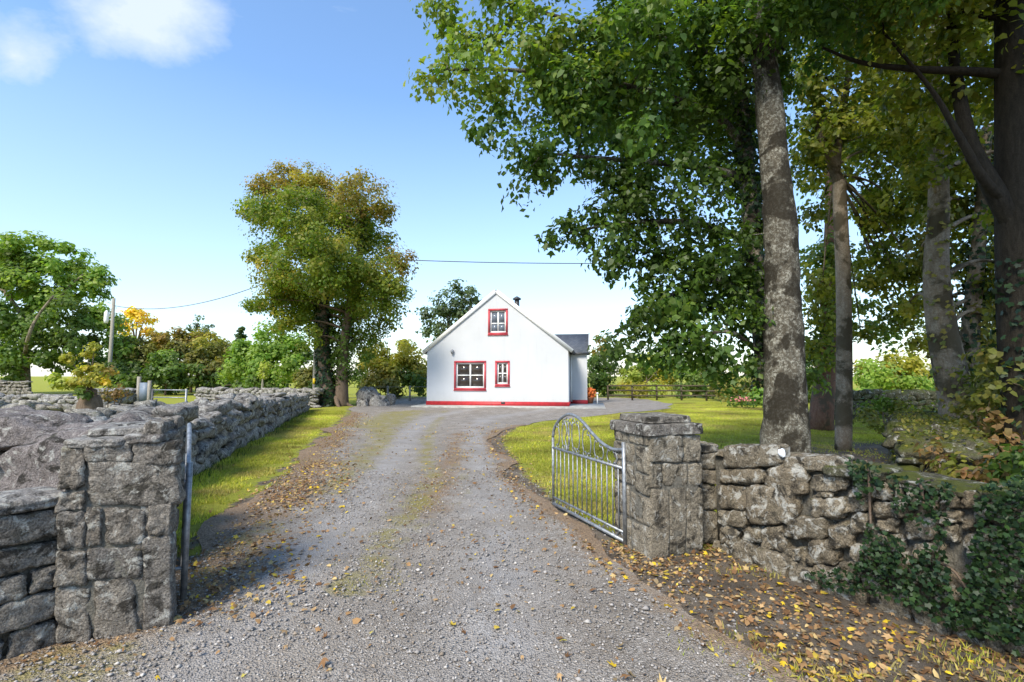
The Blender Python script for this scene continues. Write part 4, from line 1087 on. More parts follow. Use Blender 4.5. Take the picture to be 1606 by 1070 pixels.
def branch_mesh(limbs, cents, twig=.014, sides=5, maxc=350, sag=.08, thin=1.0):
    """limbs: (points, r0, r1) ; twigs grow from the nearest wood to each clump"""
    mb = MB(); nodes = []; nr = []
    for pts, r0, r1, sd in limbs:
        P = smooth_line(pts, 6); r = np.linspace(r0, r1, len(P)); mb.tube(P, r, sd); nodes += list(P); nr += list(r)
    nodes = np.array(nodes); nr = np.array(nr)
    if len(cents):
        cs = cents if len(cents) <= maxc else cents[rng.choice(len(cents), maxc, False)]
        dist = np.array([np.min(np.linalg.norm(nodes - c, axis=1)) for c in cs]); cs = cs[np.argsort(dist)]
        for c in cs:
            dd = np.linalg.norm(nodes - c, axis=1) + np.where(nodes[:, 2] > c[2] + .8, .6, 0); i = int(np.argmin(dd)); a = nodes[i]
            L_ = np.linalg.norm(c - a)
            if L_ < .08: continue
            m1 = a + (c - a) * .4 + np.array([0, 0, L_ * sag]) + rng.normal(size=3) * L_ * .06; m2 = a + (c - a) * .75 + np.array([0, 0, L_ * sag * .7]) + rng.normal(size=3) * L_ * .05
            P = smooth_line([a, m1, m2, c], 3); r0 = min(nr[i] * .8, twig * (0.7 + .8 * L_)); r = np.linspace(r0, max(.004 * thin, r0 * .35), len(P))
            mb.tube(P, r, sides, False); nodes = np.vstack([nodes, P[2:]]); nr = np.concatenate([nr, r[2:]])
    return mb.mesh('trunk', True)
def LB(px, py, rpx, d, pn): return (dpt(px, py, d), rpx * d / F_PX, pn)
def tree(name, label, cat, base, limbs, lobes, tpl, size, per, rc, bark='bark_brown', group=None, droop=.3, twig=.014, maxc=350, cdens=1.0, flat=.75, leafmat='leaf', sides=5, stems=True):
    root = thing(name, label, cat, base, group)
    ctr = np.mean([np.array(l[0]) for l in lobes], 0)
    parts, cents = foliage(lobes, tpl, size, per, rc, ctr, droop, flat=flat, cdens=cdens)
    if limbs is None:
        b = np.array(base, float); zt = ctr[2]
        limbs = [([b, b + (ctr - b) * .4 + rng.normal(size=3) * .05, ctr], max(.05, .028 * (zt + 1)), .04, 8)]
        for l in sorted(lobes, key=lambda q: -q[1])[:7]:
            c = np.array(l[0]); s = b + (ctr - b) * rng.uniform(.35, .8); limbs.append(([s, (s + c) / 2 + np.array([0, 0, .2]), c], .022 * (zt + 1) * .7, .02, 6))
    obj('trunk', branch_mesh(limbs, cents, twig, sides, maxc), M[bark], root)
    obj('crown', leaf_mesh('crown', parts), M[leafmat], root, kind='stuff')
    return root
def trunk_ivy(root, line, rads, n, size, thick=.12, pn='ivy', z0=0, z1=99):
    P = smooth_line(line, 12); r = np.interp(np.linspace(0, 1, len(P)), np.linspace(0, 1, len(rads)), rads)
    i = rng.integers(0, len(P), n); a = rng.uniform(0, 6.28, n)
    out = np.stack([np.cos(a), np.sin(a), np.zeros(n)], -1)
    pos = P[i] + out * (r[i] + rng.uniform(0, thick, n))[:, None] + rng.normal(size=(n, 3)) * np.array([.02, .02, .1])
    ok = (pos[:, 2] > z0) & (pos[:, 2] < z1); pos = pos[ok]; out = out[ok]; n = len(pos)
    nr = unit(out + rng.normal(size=(n, 3)) * .4 + np.array([0, 0, .3])); tp = unit(rng.normal(size=(n, 3)) * .5 + np.array([0, 0, -1]))
    obj('ivy', leaf_mesh('ivy', [leaves_np(pos, nr, tp, size * rng.uniform(.6, 1.2, n), IVY, pal(pn, n))]), M['ivy'], root, kind='stuff')

# ------------------------------------------------------------------ big sycamore by the right wall
TD = 6.1
tb = dpt(1233, 712, TD); tb = Vector((tb.x, tb.y, 0))
def tp_(px, py, d=TD): return np.array(dpt(px, py, d))
main = [np.array(tb), tp_(1232, 700), tp_(1230, 560), tp_(1228, 430), tp_(1222, 330), tp_(1208, 190), tp_(1195, 60), tp_(1180, -120), tp_(1150, -330), tp_(1120, -520)]
second = [tp_(1205, 600, 6.5), tp_(1185, 420, 6.75), tp_(1170, 250, 6.85), tp_(1158, 100, 6.9), tp_(1140, -100, 6.8), tp_(1050, -300, 6.5)]
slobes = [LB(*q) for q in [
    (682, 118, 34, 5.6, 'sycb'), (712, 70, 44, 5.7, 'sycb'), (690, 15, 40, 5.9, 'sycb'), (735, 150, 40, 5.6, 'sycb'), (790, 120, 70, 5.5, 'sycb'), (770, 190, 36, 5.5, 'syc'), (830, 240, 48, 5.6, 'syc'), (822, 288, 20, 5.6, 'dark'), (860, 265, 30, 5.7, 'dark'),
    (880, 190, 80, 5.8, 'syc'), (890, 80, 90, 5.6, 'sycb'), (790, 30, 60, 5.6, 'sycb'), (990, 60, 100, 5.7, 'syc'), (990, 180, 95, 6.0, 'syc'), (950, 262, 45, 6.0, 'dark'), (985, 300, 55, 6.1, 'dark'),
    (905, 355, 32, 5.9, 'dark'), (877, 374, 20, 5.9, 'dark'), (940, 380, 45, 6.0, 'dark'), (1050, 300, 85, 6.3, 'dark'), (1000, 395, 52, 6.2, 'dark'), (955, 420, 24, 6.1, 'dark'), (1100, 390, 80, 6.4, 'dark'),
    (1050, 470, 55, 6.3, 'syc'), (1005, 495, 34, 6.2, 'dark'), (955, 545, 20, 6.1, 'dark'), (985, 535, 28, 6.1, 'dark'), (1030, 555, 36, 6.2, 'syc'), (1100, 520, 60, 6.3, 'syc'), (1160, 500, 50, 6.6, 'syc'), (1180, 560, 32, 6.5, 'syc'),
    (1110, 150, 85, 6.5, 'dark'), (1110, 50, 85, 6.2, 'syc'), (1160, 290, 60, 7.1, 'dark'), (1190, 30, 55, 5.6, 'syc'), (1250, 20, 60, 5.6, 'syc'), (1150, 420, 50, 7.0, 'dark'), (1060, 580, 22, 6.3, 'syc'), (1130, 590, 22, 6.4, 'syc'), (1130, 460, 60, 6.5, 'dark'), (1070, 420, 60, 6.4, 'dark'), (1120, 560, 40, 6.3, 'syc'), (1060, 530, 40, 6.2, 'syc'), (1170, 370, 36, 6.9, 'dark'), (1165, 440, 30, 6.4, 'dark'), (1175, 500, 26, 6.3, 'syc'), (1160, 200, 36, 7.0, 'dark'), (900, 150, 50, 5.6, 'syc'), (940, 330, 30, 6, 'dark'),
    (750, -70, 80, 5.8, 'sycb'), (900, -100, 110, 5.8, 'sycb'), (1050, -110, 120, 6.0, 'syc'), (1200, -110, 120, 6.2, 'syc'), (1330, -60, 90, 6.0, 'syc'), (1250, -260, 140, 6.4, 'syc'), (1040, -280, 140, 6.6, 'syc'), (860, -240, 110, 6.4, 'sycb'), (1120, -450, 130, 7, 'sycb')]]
# crown all round the stem; last, unseen overhead lobes added to shade the right
for x_, y_, z_, r_ in ((3.6, 8.2, 6.2, 1.2), (2.2, 8.0, 6.0, 1.2), (4.6, 7.2, 7.5, 1.3), (2.8, 7.4, 8.3, 1.4), (4.4, 5.2, 6.6, 1.0), (1.4, 7.2, 6.2, 1.0), (3.4, 4.6, 7.2, 1.0), (3.4, 2.9, 6.6, 0.9), (5.0, 3.2, 6.9, 1.0), (5.6, 4.4, 7.4, 1.0)):
    slobes.append(((x_, y_, z_), r_, 'syc'))
def limb(a, pts, r0, r1): return ([np.array(a)] + [np.array(q) for q in pts], r0, r1, 8)
slimbs = [(main, .26, .09, 28), (second, .14, .06, 12),
          limb(tp_(1168, 240, 6.85), [tp_(1120, 180, 6.6), tp_(960, 130, 5.8), tp_(800, 110, 5.6), tp_(700, 110, 5.6)], .06, .012),
          limb(tp_(1160, 120, 6.9), [tp_(1080, 70, 6.5), tp_(930, 40, 5.7), tp_(780, 0, 5.7)], .055, .012),
          limb(tp_(1172, 280, 6.85), [tp_(1080, 260, 6.3), tp_(960, 250, 6.0), tp_(850, 240, 5.7)], .07, .012),
          limb(tp_(1180, 380, 6.75), [tp_(1090, 350, 6.4), tp_(980, 350, 6.1), tp_(890, 365, 5.9)], .06, .01),
          limb(tp_(1196, 480, 6.6), [tp_(1120, 440, 6.4), tp_(1040, 470, 6.3), tp_(960, 530, 6.1)], .055, .01),
          limb(tp_(1200, 560, 6.55), [tp_(1140, 520, 6.4), tp_(1060, 545, 6.3)], .045, .01),
          limb(tp_(1180, -100), [tp_(1020, -160, 6.0), tp_(850, -140, 5.9)], .09, .015),
          limb(tp_(1185, -60), [tp_(1280, -150, 6.0), tp_(1340, -120, 6.0)], .07, .015),
          limb(tp_(1150, -330), [np.array((2.5, 7.3, 8)), np.array((2.2, 8, 6.5))], .08, .02),
          limb(tp_(1180, -120), [np.array((3.4, 4.6, 6.6)), np.array((4.4, 3.2, 6.6)), np.array((5.2, 2.6, 6.4))], .08, .02), limb(tp_(1180, -120), [np.array((4.0, 7.0, 6.5)), np.array((4.5, 7.2, 7.4))], .08, .02)]
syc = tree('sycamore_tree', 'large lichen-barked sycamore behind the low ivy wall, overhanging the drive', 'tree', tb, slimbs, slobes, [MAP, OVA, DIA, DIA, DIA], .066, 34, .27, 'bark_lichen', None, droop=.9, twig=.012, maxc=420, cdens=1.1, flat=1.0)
syc_tr = [o for o in syc.children if o.name.startswith('trunk')][0]
# root flare and bark relief on the main stem
n_v = len(syc_tr.data.vertices); co = np.empty(n_v * 3, dtype=np.float32); syc_tr.data.vertices.foreach_get('co', co); co = co.reshape(-1, 3)
k0 = len(smooth_line(main, 6)) * 28
ax = np.stack([np.interp(co[:k0, 2], [q[2] for q in main], [q[i] for q in main]) for i in range(2)], -1)
dr = co[:k0, :2] - ax; fl = 1 + .75 * np.exp(-np.clip(co[:k0, 2] - .1, 0, 9) / .45) + .07 * SN(55, .9, 4)(co[:k0]) + .035 * SN(56, 3, 3)(co[:k0])
co[:k0, :2] = ax + dr * fl[:, None]; syc_tr.data.vertices.foreach_set('co', co.ravel()); syc_tr.data.update()
trunk_ivy(syc, second[:5], [.14, .12, .1, .08], 1500, .06, .10, 'ivy')

# ------------------------------------------------------------------ other trees on the right
def simple_limbs(stem, r0, r1, targets, lr=.05, sides=14, frm=(.35, .95)):
    S = smooth_line(stem, 8); out = [(stem, r0, r1, sides)]
    for tg in targets:
        tg = np.array(tg); cand = S[int(len(S) * frm[0]):]; i = np.argmin(np.linalg.norm(cand - tg, axis=1) + np.where(cand[:, 2] > tg[2] - .2, .8, 0)); a = cand[i]
        out.append(([a, (a + tg) / 2 + np.array([0, 0, .25]), tg], lr, .012, 7))
    return out
b2 = dpt(1322, 697, 10.6); b2 = Vector((b2.x, b2.y, 0)); q_ = lambda x, y, d=10.6: np.array(dpt(x, y, d))
stem2 = [np.array(b2), q_(1324, 600), q_(1323, 450), q_(1317, 310), q_(1318, 285)]
l2 = [LB(*q) for q in [(1290, 190, 60, 10.4, 'canopy'), (1350, 160, 70, 10.6, 'canopy'), (1300, 60, 80, 10.2, 'canopy'), (1400, 80, 80, 10.8, 'canopy'), (1390, 250, 60, 11.0, 'canopy'), (1420, 330, 55, 11.2, 'canopy'), (1270, 120, 45, 10.2, 'canopy'), (1400, 420, 50, 11.5, 'canopy'), (1365, 340, 30, 11.2, 'canopy'),
                       (1300, -60, 90, 10.4, 'canopy'), (1420, -60, 90, 10.6, 'canopy'), (1360, -200, 120, 10.8, 'canopy'), (1285, 330, 26, 11.4, 'canopy'), (1290, 440, 28, 11.6, 'canopy'), (1370, 420, 40, 12, 'canopy'), (1400, 490, 40, 12.5, 'canopy'), (1440, 540, 24, 13, 'yelgreen'), (1350, 520, 22, 13, 'canopy'), (1280, 260, 40, 11, 'canopy'), (1450, 440, 40, 11.5, 'canopy'), (1430, 230, 55, 11.5, 'canopy'), (1380, 320, 45, 12, 'canopy')]]
lim2 = simple_limbs([q_(1317, 292), q_(1312, 250), q_(1330, 120), q_(1350, -80)], .11, .04, [l[0] for l in l2[::2]], .035, 12, (.1, 1)) + simple_limbs([q_(1318, 290), q_(1300, 245), q_(1283, 195), q_(1270, 80)], .12, .05, [l[0] for l in l2[1::2]], .035, 12, (.15, 1)) + [(stem2, .165, .13, 16)] + [([q_(1318, 290), q_(1300, 245), q_(1283, 195), q_(1270, 80)], .12, .05, 12), ([q_(1317, 292), q_(1312, 250), q_(1330, 120), q_(1350, -80)], .11, .04, 12)]
tree('slim_tree', 'slim pale forked trunk with leafy crown standing beside the mossy wall', 'tree', b2, lim2, l2, OVA, .085, 26, .42, 'bark_pale', 'trees right of the lawn', .5, .016, 260, 1.7)
b3 = gpt(1288, 672); b3 = Vector((b3.x, b3.y, 0)); q_ = lambda x, y, d=14.6: np.array(dpt(x, y, d))
stem3 = [np.array(b3), q_(1288, 655), q_(1293, 600), q_(1300, 540), q_(1300, 450), q_(1305, 330), q_(1300, 200)]
l3 = [LB(*q) for q in [(1280, 480, 36, 14.5, 'canopy'), (1290, 400, 36, 14.5, 'mid'), (1330, 480, 26, 15.2, 'canopy'), (1275, 540, 24, 14.2, 'dark'), (1300, 250, 60, 15, 'canopy'), (1285, 590, 22, 13.6, 'mid'), (1290, 545, 30, 13.6, 'canopy'), (1300, 500, 30, 13.8, 'canopy'), (1305, 420, 36, 13.8, 'canopy'), (1340, 200, 60, 15, 'canopy'), (1385, 520, 26, 16, 'mid')]]
t3 = tree('old_tree', 'thick reddish trunk with leaning ivy behind the slim forked one', 'tree', b3, simple_limbs(stem3, .36, .15, [l[0] for l in l3], .05, 18), l3, OVA, .10, 22, .45, 'bark_red', 'trees right of the lawn', .4, .016, 160, 1.6)
b4 = dpt(1500, 690, 8.6); b4 = Vector((b4.x, b4.y, 0)); q_ = lambda x, y, d=8.6: np.array(dpt(x, y, d))
stem4 = [np.array(b4), q_(1503, 640), q_(1490, 580), q_(1475, 500), q_(1468, 420), q_(1472, 330), q_(1470, 200), q_(1460, 60)]
stem4b = [np.array(b4) + np.array([.1, .1, 0]), q_(1518, 620, 8.9), q_(1522, 520, 8.9), q_(1535, 380, 8.9), q_(1548, 200, 8.9)]
l4 = [LB(*q) for q in [(1460, 300, 55, 9.2, 'canopy'), (1520, 330, 55, 9.4, 'canopy'), (1430, 180, 70, 9, 'canopy'), (1520, 180, 70, 9.4, 'canopy'), (1460, 60, 80, 8.8, 'canopy'), (1560, 430, 50, 9.0, 'canopy'), (1440, 400, 35, 9.6, 'olive'), (1590, 350, 45, 9, 'canopy'), (1500, -60, 90, 9, 'canopy'), (1580, 40, 70, 9, 'canopy'),
                       (1560, 500, 36, 8.8, 'olive'), (1420, 480, 26, 10.5, 'yelgreen'), (1640, 250, 90, 9, 'canopy'), (1540, -180, 110, 9, 'canopy'), (1600, 480, 36, 9.6, 'olive'), (1540, 480, 40, 10, 'canopy'), (1500, 400, 40, 10, 'canopy'), (1580, 560, 40, 9.5, 'olive'), (1530, 250, 50, 9.8, 'canopy'), (1600, 420, 45, 8.5, 'canopy'), (1470, 210, 36, 8.1, 'canopy'), (1500, 260, 26, 8.2, 'canopy'), (1450, 280, 24, 8.2, 'canopy')]]
t4 = tree('ivy_tree', 'twin trunk tree with moss and ivy climbing it, beside the brambles', 'tree', b4, simple_limbs(stem4, .30, .10, [l[0] for l in l4], .05, 16) + [(stem4b, .2, .08, 12)], l4, OVA, .08, 26, .38, 'bark_pale', 'trees right of the lawn', .5, .014, 300, 1.7)
trunk_ivy(t4, stem4b, [.22, .16, .1], 900, .07, .1, 'ivy')
trunk_ivy(t4, stem4[:6], [.3, .24, .18], 420, .065, .06, 'olive')
b5 = Vector((6.55, 6.1, 0)); q_ = lambda x, y, d=6.1: np.array(dpt(x, y, d))
stem5 = [np.array(b5), q_(1612, 560), q_(1602, 420), q_(1595, 300), q_(1590, 150), q_(1584, 0), q_(1575, -200), q_(1560, -420)]
l5 = [LB(*q) for q in [(1480, 60, 70, 6.4, 'canopy'), (1400, 30, 60, 6.2, 'canopy'), (1540, 120, 50, 6.8, 'canopy'), (1440, 150, 50, 6.8, 'canopy'), (1500, -60, 110, 6.2, 'canopy'), (1380, -60, 90, 6.2, 'canopy'), (1620, -50, 100, 6, 'canopy'), (1700, 100, 120, 6, 'canopy'), (1560, -220, 140, 6.2, 'canopy'), (1700, -150, 140, 6, 'canopy'), (1560, 560, 26, 6.4, 'olive'), (1600, 500, 34, 6.5, 'olive'), (1360, 60, 36, 6.6, 'syc'), (1680, 330, 100, 6.4, 'canopy')]]
lim5 = [(stem5, .30, .1, 16), ([q_(1594, 330), q_(1545, 285, 6.0), q_(1505, 215, 6.0), q_(1460, 140, 6.2), q_(1385, 50, 6.2)], .07, .015, 9), ([q_(1598, 370), q_(1560, 300, 6.1), q_(1520, 220, 6.3), q_(1500, 120, 6.4), q_(1490, 20, 6.4)], .13, .05, 10),
        ([q_(1592, 118), q_(1520, 112, 6.2), q_(1430, 108, 6.3), q_(1350, 98, 6.4), q_(1290, 75, 6.4)], .07, .015, 9), ([q_(1588, 30), q_(1530, 22, 6.2), q_(1440, 5, 6.3)], .06, .015, 8), ([q_(1584, 0), q_(1650, -100), q_(1700, -180)], .09, .02, 8)]
t5 = tree('dark_tree', 'dark trunk tree with long crooked branches reaching over the brambles', 'tree', b5, lim5, l5, OVA, .07, 24, .33, 'bark_dark', 'trees right of the lawn', .5, .012, 300, 1.5)
trunk_ivy(t5, stem5[:3], [.3, .27, .24], 500, .06, .08, 'ivy')
# brambles and undergrowth
def bush(name, label, cat, lobes, tpl, size, per, rc, group=None, cdens=1.0, droop=.2, leafmat='leaf', bark='bark_brown'):
    c = np.mean([np.array(l[0]) for l in lobes], 0); b = Vector((c[0], c[1], 0))
    lim = []
    for l in lobes:
        q = np.array(l[0]); g_ = np.array([c[0], c[1], -.02]); lim.append(([g_, (g_ + q) / 2 + rng.normal(size=3) * .06, q], .03 + .01 * l[1], .008, 6))
    return tree(name, label, cat, b, lim, lobes, tpl, size, per, rc, bark, group, droop, .012, 120, cdens, .8, leafmat)
bush('bramble', 'tall olive brown bramble thicket filling the gap right of the twin trunk tree', 'bush', [LB(*q) for q in [(1540, 660, 55, 7.2, 'olive'), (1590, 610, 60, 7.0, 'olive'), (1580, 700, 55, 6.2, 'brown'), (1640, 650, 80, 6, 'olive'), (1500, 690, 30, 7.4, 'olive'), (1550, 590, 30, 8, 'canopy'), (1600, 560, 40, 7.5, 'canopy'), (1530, 620, 34, 8.2, 'olive')]], OVA, .06, 26, .28)
bush('bramble', 'lower brown bramble spilling over the ivied end of the wall', 'bush', [LB(*q) for q in [(1510, 735, 34, 5.0, 'olive'), (1560, 745, 36, 4.4, 'brown'), (1600, 740, 42, 4.1, 'dark'), (1470, 720, 22, 5.6, 'brown')]], OVA, .05, 24, .2)
bush('nettle_patch', 'bright green leafy sprig at the foot of the mossy wall', 'bush', [LB(*q) for q in [(1465, 688, 11, 7.6, 'lime')]], OVA, .05, 14, .12)
bush('low_shrub', 'low green undergrowth between the slim trunk and the twin trunk tree', 'bush', [LB(*q) for q in [(1352, 655, 20, 12.4, 'olive'), (1385, 640, 24, 13, 'mid'), (1420, 645, 24, 12.6, 'olive'), (1448, 655, 20, 11.8, 'canopy'), (1370, 665, 18, 11.6, 'olive')]], OVA, .075, 20, .3)
# moss and fern cover of the mossy wall
mp_ = rng.uniform(0, 1, (2600, 1)); sidep = rng.uniform(-.05, .85, (2600, 1))
d0 = np.array([4.7, 6.0, 0]); d1 = np.array([7.6, 9.8, 0]); ud = unit(d1 - d0); nn_ = np.array([-ud[1], ud[0], 0]); nn_ = -nn_ if nn_ @ d0 < 0 else nn_
pos = d0 + mp_ * (d1 - d0) + nn_ * sidep + np.array([0, 0, 1]) * (rng.uniform(.74, .95, (2600, 1)) - .5 * (sidep < .08) * rng.uniform(0, 1, (2600, 1)))
mo = setp(obj('wall_moss', leaf_mesh('wall_moss', [leaves_np(pos, unit(rng.normal(size=(2600, 3)) + np.array([0, 0, 1.2])), rng.normal(size=(2600, 3)), rng.uniform(.02, .05, 2600), OVA, pal('olive', 2600))]), M['leaf']), 'olive moss and small leaves growing over the broken wall', 'moss', kind='stuff')

# ------------------------------------------------------------------ roadside tree left of the cottage
td = 24.0
tb2 = gpt(524, 638); tb2 = Vector((tb2.x, tb2.y, 0)); td = tb2.y
rl = [(457, 282, 40, 'orange'), (412, 296, 30, 'orange'), (392, 338, 24, 'gold'), (517, 304, 44, 'orange'), (577, 308, 36, 'orange'), (598, 330, 22, 'orange'), (452, 336, 56, 'gold'), (541, 359, 56, 'gold'), (428, 405, 36, 'gold'), (446, 434, 44, 'yelgreen'), (500, 400, 62, 'gold'), (581, 388, 46, 'gold'), (622, 412, 26, 'orange'),
      (581, 455, 50, 'gold'), (613, 468, 34, 'gold'), (410, 470, 26, 'gold'), (460, 480, 42, 'gold'), (520, 487, 56, 'gold'), (560, 505, 40, 'gold'), (548, 560, 34, 'mid'), (575, 535, 26, 'gold'), (450, 505, 24, 'gold'), (485, 300, 40, 'yelgreen'), (490, 455, 40, 'gold'), (430, 320, 34, 'gold'), (604, 500, 26, 'gold'), (540, 588, 16, 'dark'), (400, 480, 16, 'dark'), (560, 340, 40, 'gold'),
      (485, 530, 18, 'gold'), (525, 535, 30, 'mid'), (490, 345, 46, 'gold'), (520, 420, 48, 'gold'), (600, 440, 36, 'gold'), (422, 440, 26, 'gold'), (470, 375, 40, 'gold'), (550, 300, 30, 'orange'), (545, 440, 46, 'gold')]
rlobes = [(dpt(x, y, td + rng.uniform(-2.8, 1.7) * (.5 + r / 60)), r * td / F_PX, p_) for x, y, r, p_ in rl]
q_ = lambda x, y, d=td: np.array(dpt(x, y, d))
st1 = [np.array(tb2) + np.array([-.25, 0, 0]), q_(512, 600), q_(508, 550), q_(505, 480), q_(498, 400), q_(490, 330)]
st2 = [np.array(tb2) + np.array([.35, 0.1, 0]), q_(536, 605), q_(538, 560), q_(545, 500), q_(560, 420), q_(570, 350)]
rlim = simple_limbs(st1, .45, .12, [l[0] for l in rlobes[:13]], .075, 16, (.4, 1)) + simple_limbs(st2, .38, .1, [l[0] for l in rlobes[13:]], .07, 14, (.35, 1))
for k in range(6):
    a = k * 1.05; rlim.append(([np.array(tb2) + np.array([math.cos(a) * .3, math.sin(a) * .2, .5]), np.array(tb2) + np.array([math.cos(a) * .65, math.sin(a) * .5, .15]), np.array(tb2) + np.array([math.cos(a) * 1.1, math.sin(a) * .8, -.05])], .16, .05, 7))
rt = tree('roadside_tree', 'tall leafy tree turning orange on top at the end of the dry stone wall', 'tree', tb2, rlim, rlobes, [OVA, DIA, DIA], .112, 62, .66, 'bark_brown', None, .35, .03, 420, 1.3)
trunk_ivy(rt, st1, [.5, .38, .24, .16], 2600, .12, .12, 'ivy')
trunk_ivy(rt, st2[2:], [.36, .3, .2, .14], 700, .12, .1, 'dark')

# ------------------------------------------------------------------ background trees and hedges
def far(name, label, lobes, size=.28, per=24, rc=.9, bark='bark_brown', group='trees behind the field walls', cdens=1.0, cat='tree', tpl=DIA, limbs=None, base=None, maxc=160):
    c = np.mean([np.array(l[0]) for l in lobes], 0)
    b = base or Vector((c[0], c[1], 0))
    return tree(name, label, cat, b, limbs, lobes, tpl, size, per * 2.2, rc * 1.1, bark, group, .25, .03, maxc, cdens * 1.05)
D = 42.
gl = [LB(x, y, r, D + dd, p_) for x, y, r, dd, p_ in [(40, 395, 40, 0, 'bright'), (95, 410, 42, 1, 'bright'), (10, 430, 45, -1, 'mid'), (70, 450, 50, 0, 'bright'), (130, 440, 34, 1, 'bright'), (150, 450, 22, 2, 'bright'), (20, 500, 45, -1, 'mid'), (100, 505, 45, -1, 'mid'), (145, 500, 30, 1, 'bright'), (60, 550, 46, -1, 'mid'), (130, 550, 40, 0, 'mid'), (-50, 430, 60, 1, 'bright'), (-60, 520, 60, 0, 'mid'), (180, 520, 22, 2, 'bright'), (10, 570, 30, -1, 'mid'), (185, 560, 22, 2, 'bright'), (0, 385, 26, 1, 'bright')]]
gb_ = dpt(38, 610, D); gb_ = Vector((gb_.x, gb_.y, 0)); q_ = lambda x, y, d=D - 3.4: np.array(dpt(x, y, d))
far('large_tree', 'large dense green tree with a bare pale limb behind the field walls', gl, .3, 30, .95, 'bark_pale', limbs=[([np.array(gb_), q_(38, 560, D), q_(45, 500, D), q_(60, 430, D)], .5, .15, 10), ([q_(38, 570, D - 1), q_(44, 530), q_(60, 495), q_(84, 464)], .15, .07, 9), ([q_(60, 500, D), q_(110, 450, D), q_(130, 430, D)], .2, .05, 7), ([q_(40, 500, D), q_(0, 450, D), q_(-40, 420, D)], .2, .05, 7)], base=gb_, maxc=200, cdens=.85)
far('yellow_tree', 'small golden yellow tree above the hedge', [LB(*q) for q in [(205, 497, 16, 52, 'yellow'), (225, 505, 14, 52, 'yellow'), (198, 515, 13, 52, 'yellow'), (232, 520, 12, 52, 'yellow'), (215, 490, 10, 52, 'yellow')]], .32, 14, .7, cdens=.8)
far('bare_tree', 'thin sparse grey tree sticking out of the hedge', [LB(*q) for q in [(310, 505, 12, 50, 'greyg'), (300, 522, 9, 50, 'greyg'), (328, 515, 9, 50, 'greyg'), (318, 525, 10, 50, 'greyg')]], .25, 8, .5, cdens=.5)
far('cypress_tree', 'small dark pointed conifer top behind the bright green tree', [LB(*q) for q in [(379, 518, 4, 56, 'dark'), (379, 528, 7, 56, 'dark'), (380, 540, 9, 56, 'dark'), (380, 560, 10, 56, 'dark')]], .3, 20, .4)
hedge = [('hedge_tree', 'brownish olive tree in the hedge under the golden yellow tree', [(205, 548, 24, 46, 'olive'), (225, 560, 22, 45, 'olive'), (195, 575, 20, 44, 'dark'), (220, 590, 18, 43, 'dark')]),
         ('hedge_tree', 'russet topped tree in the middle of the hedge', [(265, 535, 24, 47, 'orange'), (300, 538, 22, 48, 'orange'), (245, 545, 20, 47, 'yelgreen'), (285, 555, 24, 46, 'olive'), (325, 540, 18, 47, 'yelgreen'), (345, 545, 16, 48, 'yelgreen'), (365, 550, 14, 48, 'olive'), (285, 575, 20, 45, 'olive')]),
         ('hedge_bush', 'rounded dark green bush before the russet topped tree', [(255, 575, 24, 41, 'mid'), (278, 585, 20, 40, 'mid'), (240, 590, 18, 40, 'dark'), (270, 597, 14, 40, 'dark'), (262, 565, 14, 41, 'bright')]),
         ('hedge_bush', 'dark olive bush between the rounded one and the bright green tree', [(315, 570, 24, 42, 'olive'), (335, 580, 22, 42, 'olive'), (305, 590, 20, 41, 'mid'), (340, 555, 18, 44, 'olive'), (330, 598, 14, 41, 'dark')]),
         ('hedge_bush', 'low dark shrub under the pale utility pole', [(185, 590, 18, 40, 'dark'), (200, 598, 14, 39, 'mid'), (165, 592, 18, 41, 'dark')]),
         ('hedge_tree', 'mixed green tree filling the hedge behind the dark olive bush', [(345, 560, 22, 50, 'olive'), (360, 575, 24, 49, 'mid'), (350, 595, 20, 48, 'dark'), (375, 555, 16, 50, 'olive')]),
         ('hedge_tree', 'green tree in the hedge right beside the large dense tree', [(190, 545, 22, 50, 'bright'), (180, 570, 24, 49, 'mid'), (205, 580, 20, 48, 'mid'), (235, 575, 20, 48, 'olive')]),
         ('hedge_bush', 'low dark undergrowth along the foot of the hedge', [(230, 603, 12, 42, 'dark'), (260, 605, 11, 42, 'dark'), (290, 605, 11, 42, 'dark'), (320, 606, 10, 42, 'dark'), (350, 606, 11, 42, 'dark'), (380, 606, 11, 40, 'dark'), (410, 608, 10, 40, 'dark'), (440, 608, 11, 39, 'dark')])]
for nm, lb, ls in hedge: far(nm, lb, [LB(*q) for q in ls], .26, 26, .7, cdens=1.1, cat='tree' if 'tree' in nm else 'bush')
far('green_tree', 'bright fresh green rounded tree behind the field wall', [LB(*q) for q in [(415, 545, 34, 38, 'bright'), (450, 540, 28, 38, 'bright'), (385, 560, 28, 38, 'bright'), (370, 580, 22, 37, 'bright'), (420, 580, 34, 37, 'bright'), (455, 575, 30, 37, 'bright'), (400, 598, 18, 36, 'mid'), (440, 525, 18, 38.5, 'bright'), (475, 560, 22, 38, 'mid')]], .24, 30, .75)
far('young_tree', 'slender pale green sapling in front of the bright green tree', [LB(*q) for q in [(415, 575, 9, 31, 'lime'), (412, 587, 8, 31, 'lime')]], .16, 10, .3, 'wood_grey', cdens=.8)
